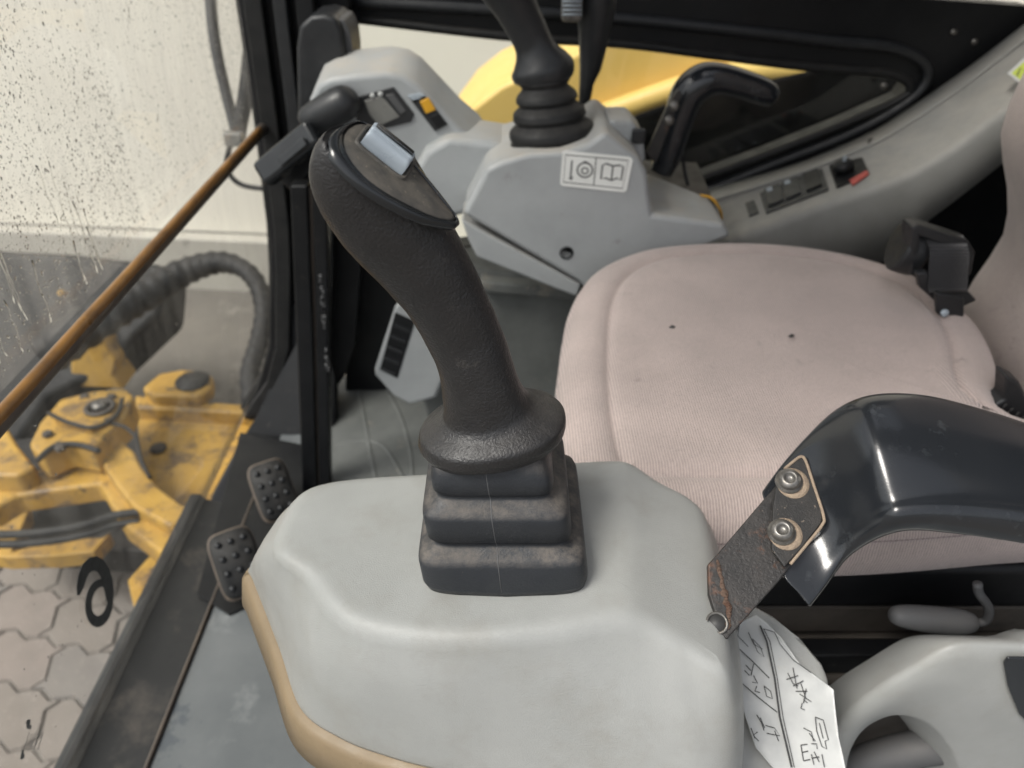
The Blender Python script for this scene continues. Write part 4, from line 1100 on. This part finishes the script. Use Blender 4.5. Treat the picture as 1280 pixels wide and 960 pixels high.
# recess frame and ridged thumb roller
sc_ = PP(479, 194, Pf, Nf, .001)
la = (PP(508, 218, Pf, Nf) - PP(450, 172, Pf, Nf)).normalized(); wa = Nf.cross(la).normalized()
if wa.dot(perp) < 0: wa = -wa
fo = ell(sc_, la, wa, .0150, .0094, 40, 7); fi = ell(sc_, la, wa, .0134, .0078, 40, 7)
obj('switch_frame', loft([fo, [p + Nf * .0022 for p in fo], [p + Nf * .0022 for p in fi], fi], cap0=False, cap1=False), m_panel, nj)
prof = []
for k in range(31):
    f = k / 30; ww = -.0066 + .0132 * f
    h = .0085 * math.sqrt(max(0, 1 - (2 * f - 1) ** 4)) + .0008
    if f > .42: h += (.0008 if (int((f - .42) * 13.5) % 2 == 0) else -.0008)
    prof.append((ww, h))
rings = []
for s_, k in ((-.0122, .0), (-.0122, .88), (-.0115, .97), (-.010, 1.0), (.010, 1.0), (.0115, .97), (.0122, .88), (.0122, .0)):
    rings.append([sc_ + la * s_ + wa * w0 + Nf * (h * k if k else 0) for w0, h in prof])
obj('thumb_roller', loft(rings, closed=True), m_switch, nj, bevel=.0003, angle=50)

for w0 in (.0008, .0024, .0040, .0053):
    f = (w0 + .0066) / .0132
    h = .0085 * math.sqrt(1 - (2 * f - 1) ** 4) + .0017
    obj('groove_shade', tube([sc_ + la * -.0108 + wa * w0 + Nf * h, sc_ + la * .0108 + wa * w0 + Nf * h], .00042, 6), m_plate, nj)  # thin dark strips laid on the roller draw the shade of its grooves
# =================================================================== NEAR LOCK HANDLE
hd = thing('lock_handle', 'glossy slate lock handle on a rusty bolted bracket beside the near console', 'handle', P(900, 760, y=.37), 'lock handles of the consoles')
# the bracket plate: a plane leaning towards the camera
q0, q1, q2 = P(909, 799, t=.505), P(1000, 574, t=.560), P(1025, 662, t=.535)
hp0, hn = plane3(q0, q1, q2)
br_ = [(886, 742), (885, 705), (897, 692), (954, 625), (985, 590), (999, 576), (1006, 580), (1025, 655), (1022, 664), (976, 724), (909, 799), (903, 795)]
obj('bracket', prism([PP(x, y, hp0, hn) for x, y in br_], -hn * .007), m_steel, hd, bevel=.0012)
# welded inner angle with rust, hole and pad
rr = random.Random(21)
def flake(path, w0, name='rust_scale'):
    L_, Rr = [], []
    pts = crom([Vector((x, y, 0)) for x, y in path], 26, False)
    for k_, p in enumerate(pts):
        t = (pts[min(k_ + 1, 25)] - pts[max(k_ - 1, 0)]).normalized(); nn = Vector((-t.y, t.x, 0))
        e_ = math.sin(math.pi * (k_ + .5) / 26) ** .5
        L_.append(p + nn * w0 * e_ * rr.uniform(.3, 1.2)); Rr.append(p - nn * w0 * e_ * rr.uniform(.3, 1.2))
    b = nb()
    for k_ in range(25):
        vs = [b.verts.new(PP(q.x, q.y, hp0, hn, .0009)) for q in (L_[k_], L_[k_ + 1], Rr[k_ + 1], Rr[k_])]
        face(b, vs)
    obj(name, b, m_rust, hd, thick=.0004)
flake([(896, 700), (903, 730), (908, 752), (911, 775), (908, 788)], 5)
obj('pivot_hole', lathe(PP(896, 779, hp0, hn, .0005), hn, [(.0075, 0), (.0075, .0015), (.0058, .0015), (.0058, .0002)], 24), m_bolt, hd)
obj('pivot_bore', cyl(PP(896, 779, hp0, hn, .0003), hn, .0058, .0006, 24), m_ink, hd)
pad = [(963, 640), (968, 607), (978, 590), (997, 576), (1003, 578), (1025, 645), (1024, 657), (1000, 688), (978, 712), (962, 690)]
pdo = plate([(x, y) for x, y in pad], hp0, hn, .0028, 'mount_pad', m_plate, hd, .0012, off=.0035)
edge = [(978, 590), (990, 580), (998, 575), (1004, 580), (1014, 610), (1026, 648), (1024, 660), (1005, 684), (985, 708)]
obj('dust_edge', tube([PP(x, y, hp0, hn, .0062) for x, y in edge], .0011, 8, smoothn=40), m_dustring, hd)
for x, y in ((983, 606), (974, 669)):
    c_ = PP(x, y, hp0, hn, .0063)
    # dusty ring, washer, domed socket head
    obj('dust_ring', lathe(PP(x + 5, y + 2, hp0, hn, .0062), hn, [(.0115, 0), (.0115, .0006), (.008, .0009)], 32), m_dustring, hd)
    ax_ = (hn + Vector((-.15, 0, .1))).normalized()
    bo2 = obj('bolt', lathe(c_, ax_, [(.0095, 0), (.0095, .0018), (.0078, .0020), (.0078, .0050), (.0070, .0068), (.0052, .0080), (.0036, .0082), (.0034, .0055), (.001, .0052)], 32), m_bolt, hd)
# the cover: broad half shell bent over the plate
CL = [((958, 655), (990, 745)), ((985, 610), (1035, 722))]
outer = [(952, 612), (975, 580), (1005, 545), (1040, 512), (1075, 495), (1115, 490), (1165, 495), (1220, 510), (1285, 533), (1350, 565), (1400, 600)]
inner = [(1014, 758), (1036, 728), (1060, 694), (1090, 672), (1120, 660), (1150, 656), (1185, 656), (1230, 658), (1290, 664), (1350, 680), (1400, 700)]
ts = [.560, .556, .552, .548, .545, .545, .548, .552, .558, .564, .57]
ti = [.520, .515, .508, .500, .495, .492, .490, .490, .492, .495, .50]
oo = crom([Vector((x, y, t)) for (x, y), t in zip(outer, ts)], 80, False); ii = crom([Vector((x, y, t)) for (x, y), t in zip(inner, ti)], 80, False)
rings = []
for k, (o_, i_) in enumerate(zip(oo, ii)):
    a3 = P(o_.x, o_.y, t=o_.z); b3 = P(i_.x, i_.y, t=i_.z)
    f_ = max(0, 1 - max(0, k - 4) / 30); f_ = f_ * f_ * (3 - 2 * f_)
    a3 = a3.lerp(PP(o_.x, o_.y, hp0, hn, -.005), f_); b3 = b3.lerp(PP(i_.x, i_.y, hp0, hn, -.005), f_)
    hs_ = 1 - .97 * f_
    mid = (a3 + b3) / 2; u = (b3 - a3); L_ = u.length; u.normalize()
    nrm = (CAM - mid).normalized(); nrm = (nrm - u * nrm.dot(u)).normalized()
    # D section: s along u (0 outer .. 1 inner), h out of the page
    pr_ = []
    top = .017
    for s_, h in ((0, -.020), (-.002, -.010), (.0, -.003), (.03, .005), (.09, .011), (.18, .0155), (.30, .0175), (.42, .018), (.54, .0170), (.66, .0150), (.76, .0125), (.83, .0105), (.87, .0100), (.91, .0108), (.95, .0095), (.98, .0060), (1.0, .0), (1.0, -.008), (.985, -.016),
                  (.95, -.020), (.93, -.016), (.92, -.006), (.80, .002), (.6, .007), (.4, .008), (.2, .004), (.08, -.004), (.05, -.018), (.03, -.022)):
        pr_.append(a3 + u * L_ * s_ - RT * (.012 * math.exp(-((s_ - .74) / .15) ** 2) * max(0, 1 - k / 9) ** 2) + nrm * (h * hs_ if h > 0 else h))
    rings.append(pr_)
cov = loft(rings)
obj('grip_cover', cov, m_slate, hd, bevel=0, sub=1)

# =================================================================== lower right cover
rc_ = thing('lower_cover', 'light grey moulded cover with arched opening at the bottom right', 'cover', (.45, .38, .1))
arch = [(1022, 1010), (1030, 960), (1042, 915), (1062, 890), (1100, 862), (1150, 832), (1178, 815), (1200, 808), (1240, 808), (1330, 812), (1400, 1000), (1207, 1000), (1203, 975), (1194, 950), (1180, 925), (1160, 906), (1138, 896), (1115, 893), (1092, 902), (1072, 918), (1062, 940), (1056, 1010)]
def archpart(lo_, hi_, name):
    b = nb(); q = [P(x, y, y=.39) for x, y in lo_]; p_ = [P(x, y, y=.39) for x, y in hi_]
    back = Vector((0, .05, -.052)); up_ = Vector((0, .012, .0)); rows_ = [[a + back for a in q], q, [a.lerp(c_, .06) - Vector((0, .002, 0)) for a, c_ in zip(q, p_)], [a.lerp(c_, .5) - Vector((0, .003, 0)) for a, c_ in zip(q, p_)],
            [a.lerp(c_, .88) - Vector((0, .002, 0)) for a, c_ in zip(q, p_)], [a.lerp(c_, .97) + Vector((0, .002, -.0005)) for a, c_ in zip(q, p_)], [c_ + Vector((0, .006, -.002)) for c_ in p_], [c_ + back for c_ in p_]]
    loft(rows_, False, False, bm=b, closed=False)
    return obj(name, b, m_grey, rc_)
inn = [(1056, 1020), (1058, 960), (1066, 930), (1080, 910), (1100, 898), (1118, 894), (1138, 896), (1160, 906), (1178, 924), (1192, 948), (1200, 972), (1204, 995), (1206, 1020)]
out2 = [(1022, 1020), (1030, 960), (1042, 918), (1066, 888), (1100, 862), (1135, 841), (1165, 823), (1188, 812), (1212, 808), (1245, 808), (1300, 810), (1370, 816), (1440, 1020)]
archpart([(v.x, v.y) for v in crom([Vector((x, y, 0)) for x, y in inn], 60, False)], [(v.x, v.y) for v in crom([Vector((x, y, 0)) for x, y in out2], 60, False)], 'cover_shell')
obj('cover_pad', prism([P(x, y, y=.3865) for x, y in ((1253, 826), (1258, 819), (1340, 820), (1340, 915), (1295, 912), (1272, 890), (1258, 855))], (0, -.003, 0)), m_slate, rc_, bevel=.003)
obj('opening_back', prism([P(x, y, y=.452) for x, y in ((1060, 900), (1200, 880), (1240, 1100), (1000, 1100))], (0, .004, 0)), m_base, rc_, bevel=.003)
obj('inner_duct', tube([P(1040, 975, y=.425), P(1090, 950, y=.425), P(1150, 935, y=.425), P(1200, 930, y=.425)], .018, 16, smoothn=16), m_pipe, rc_)
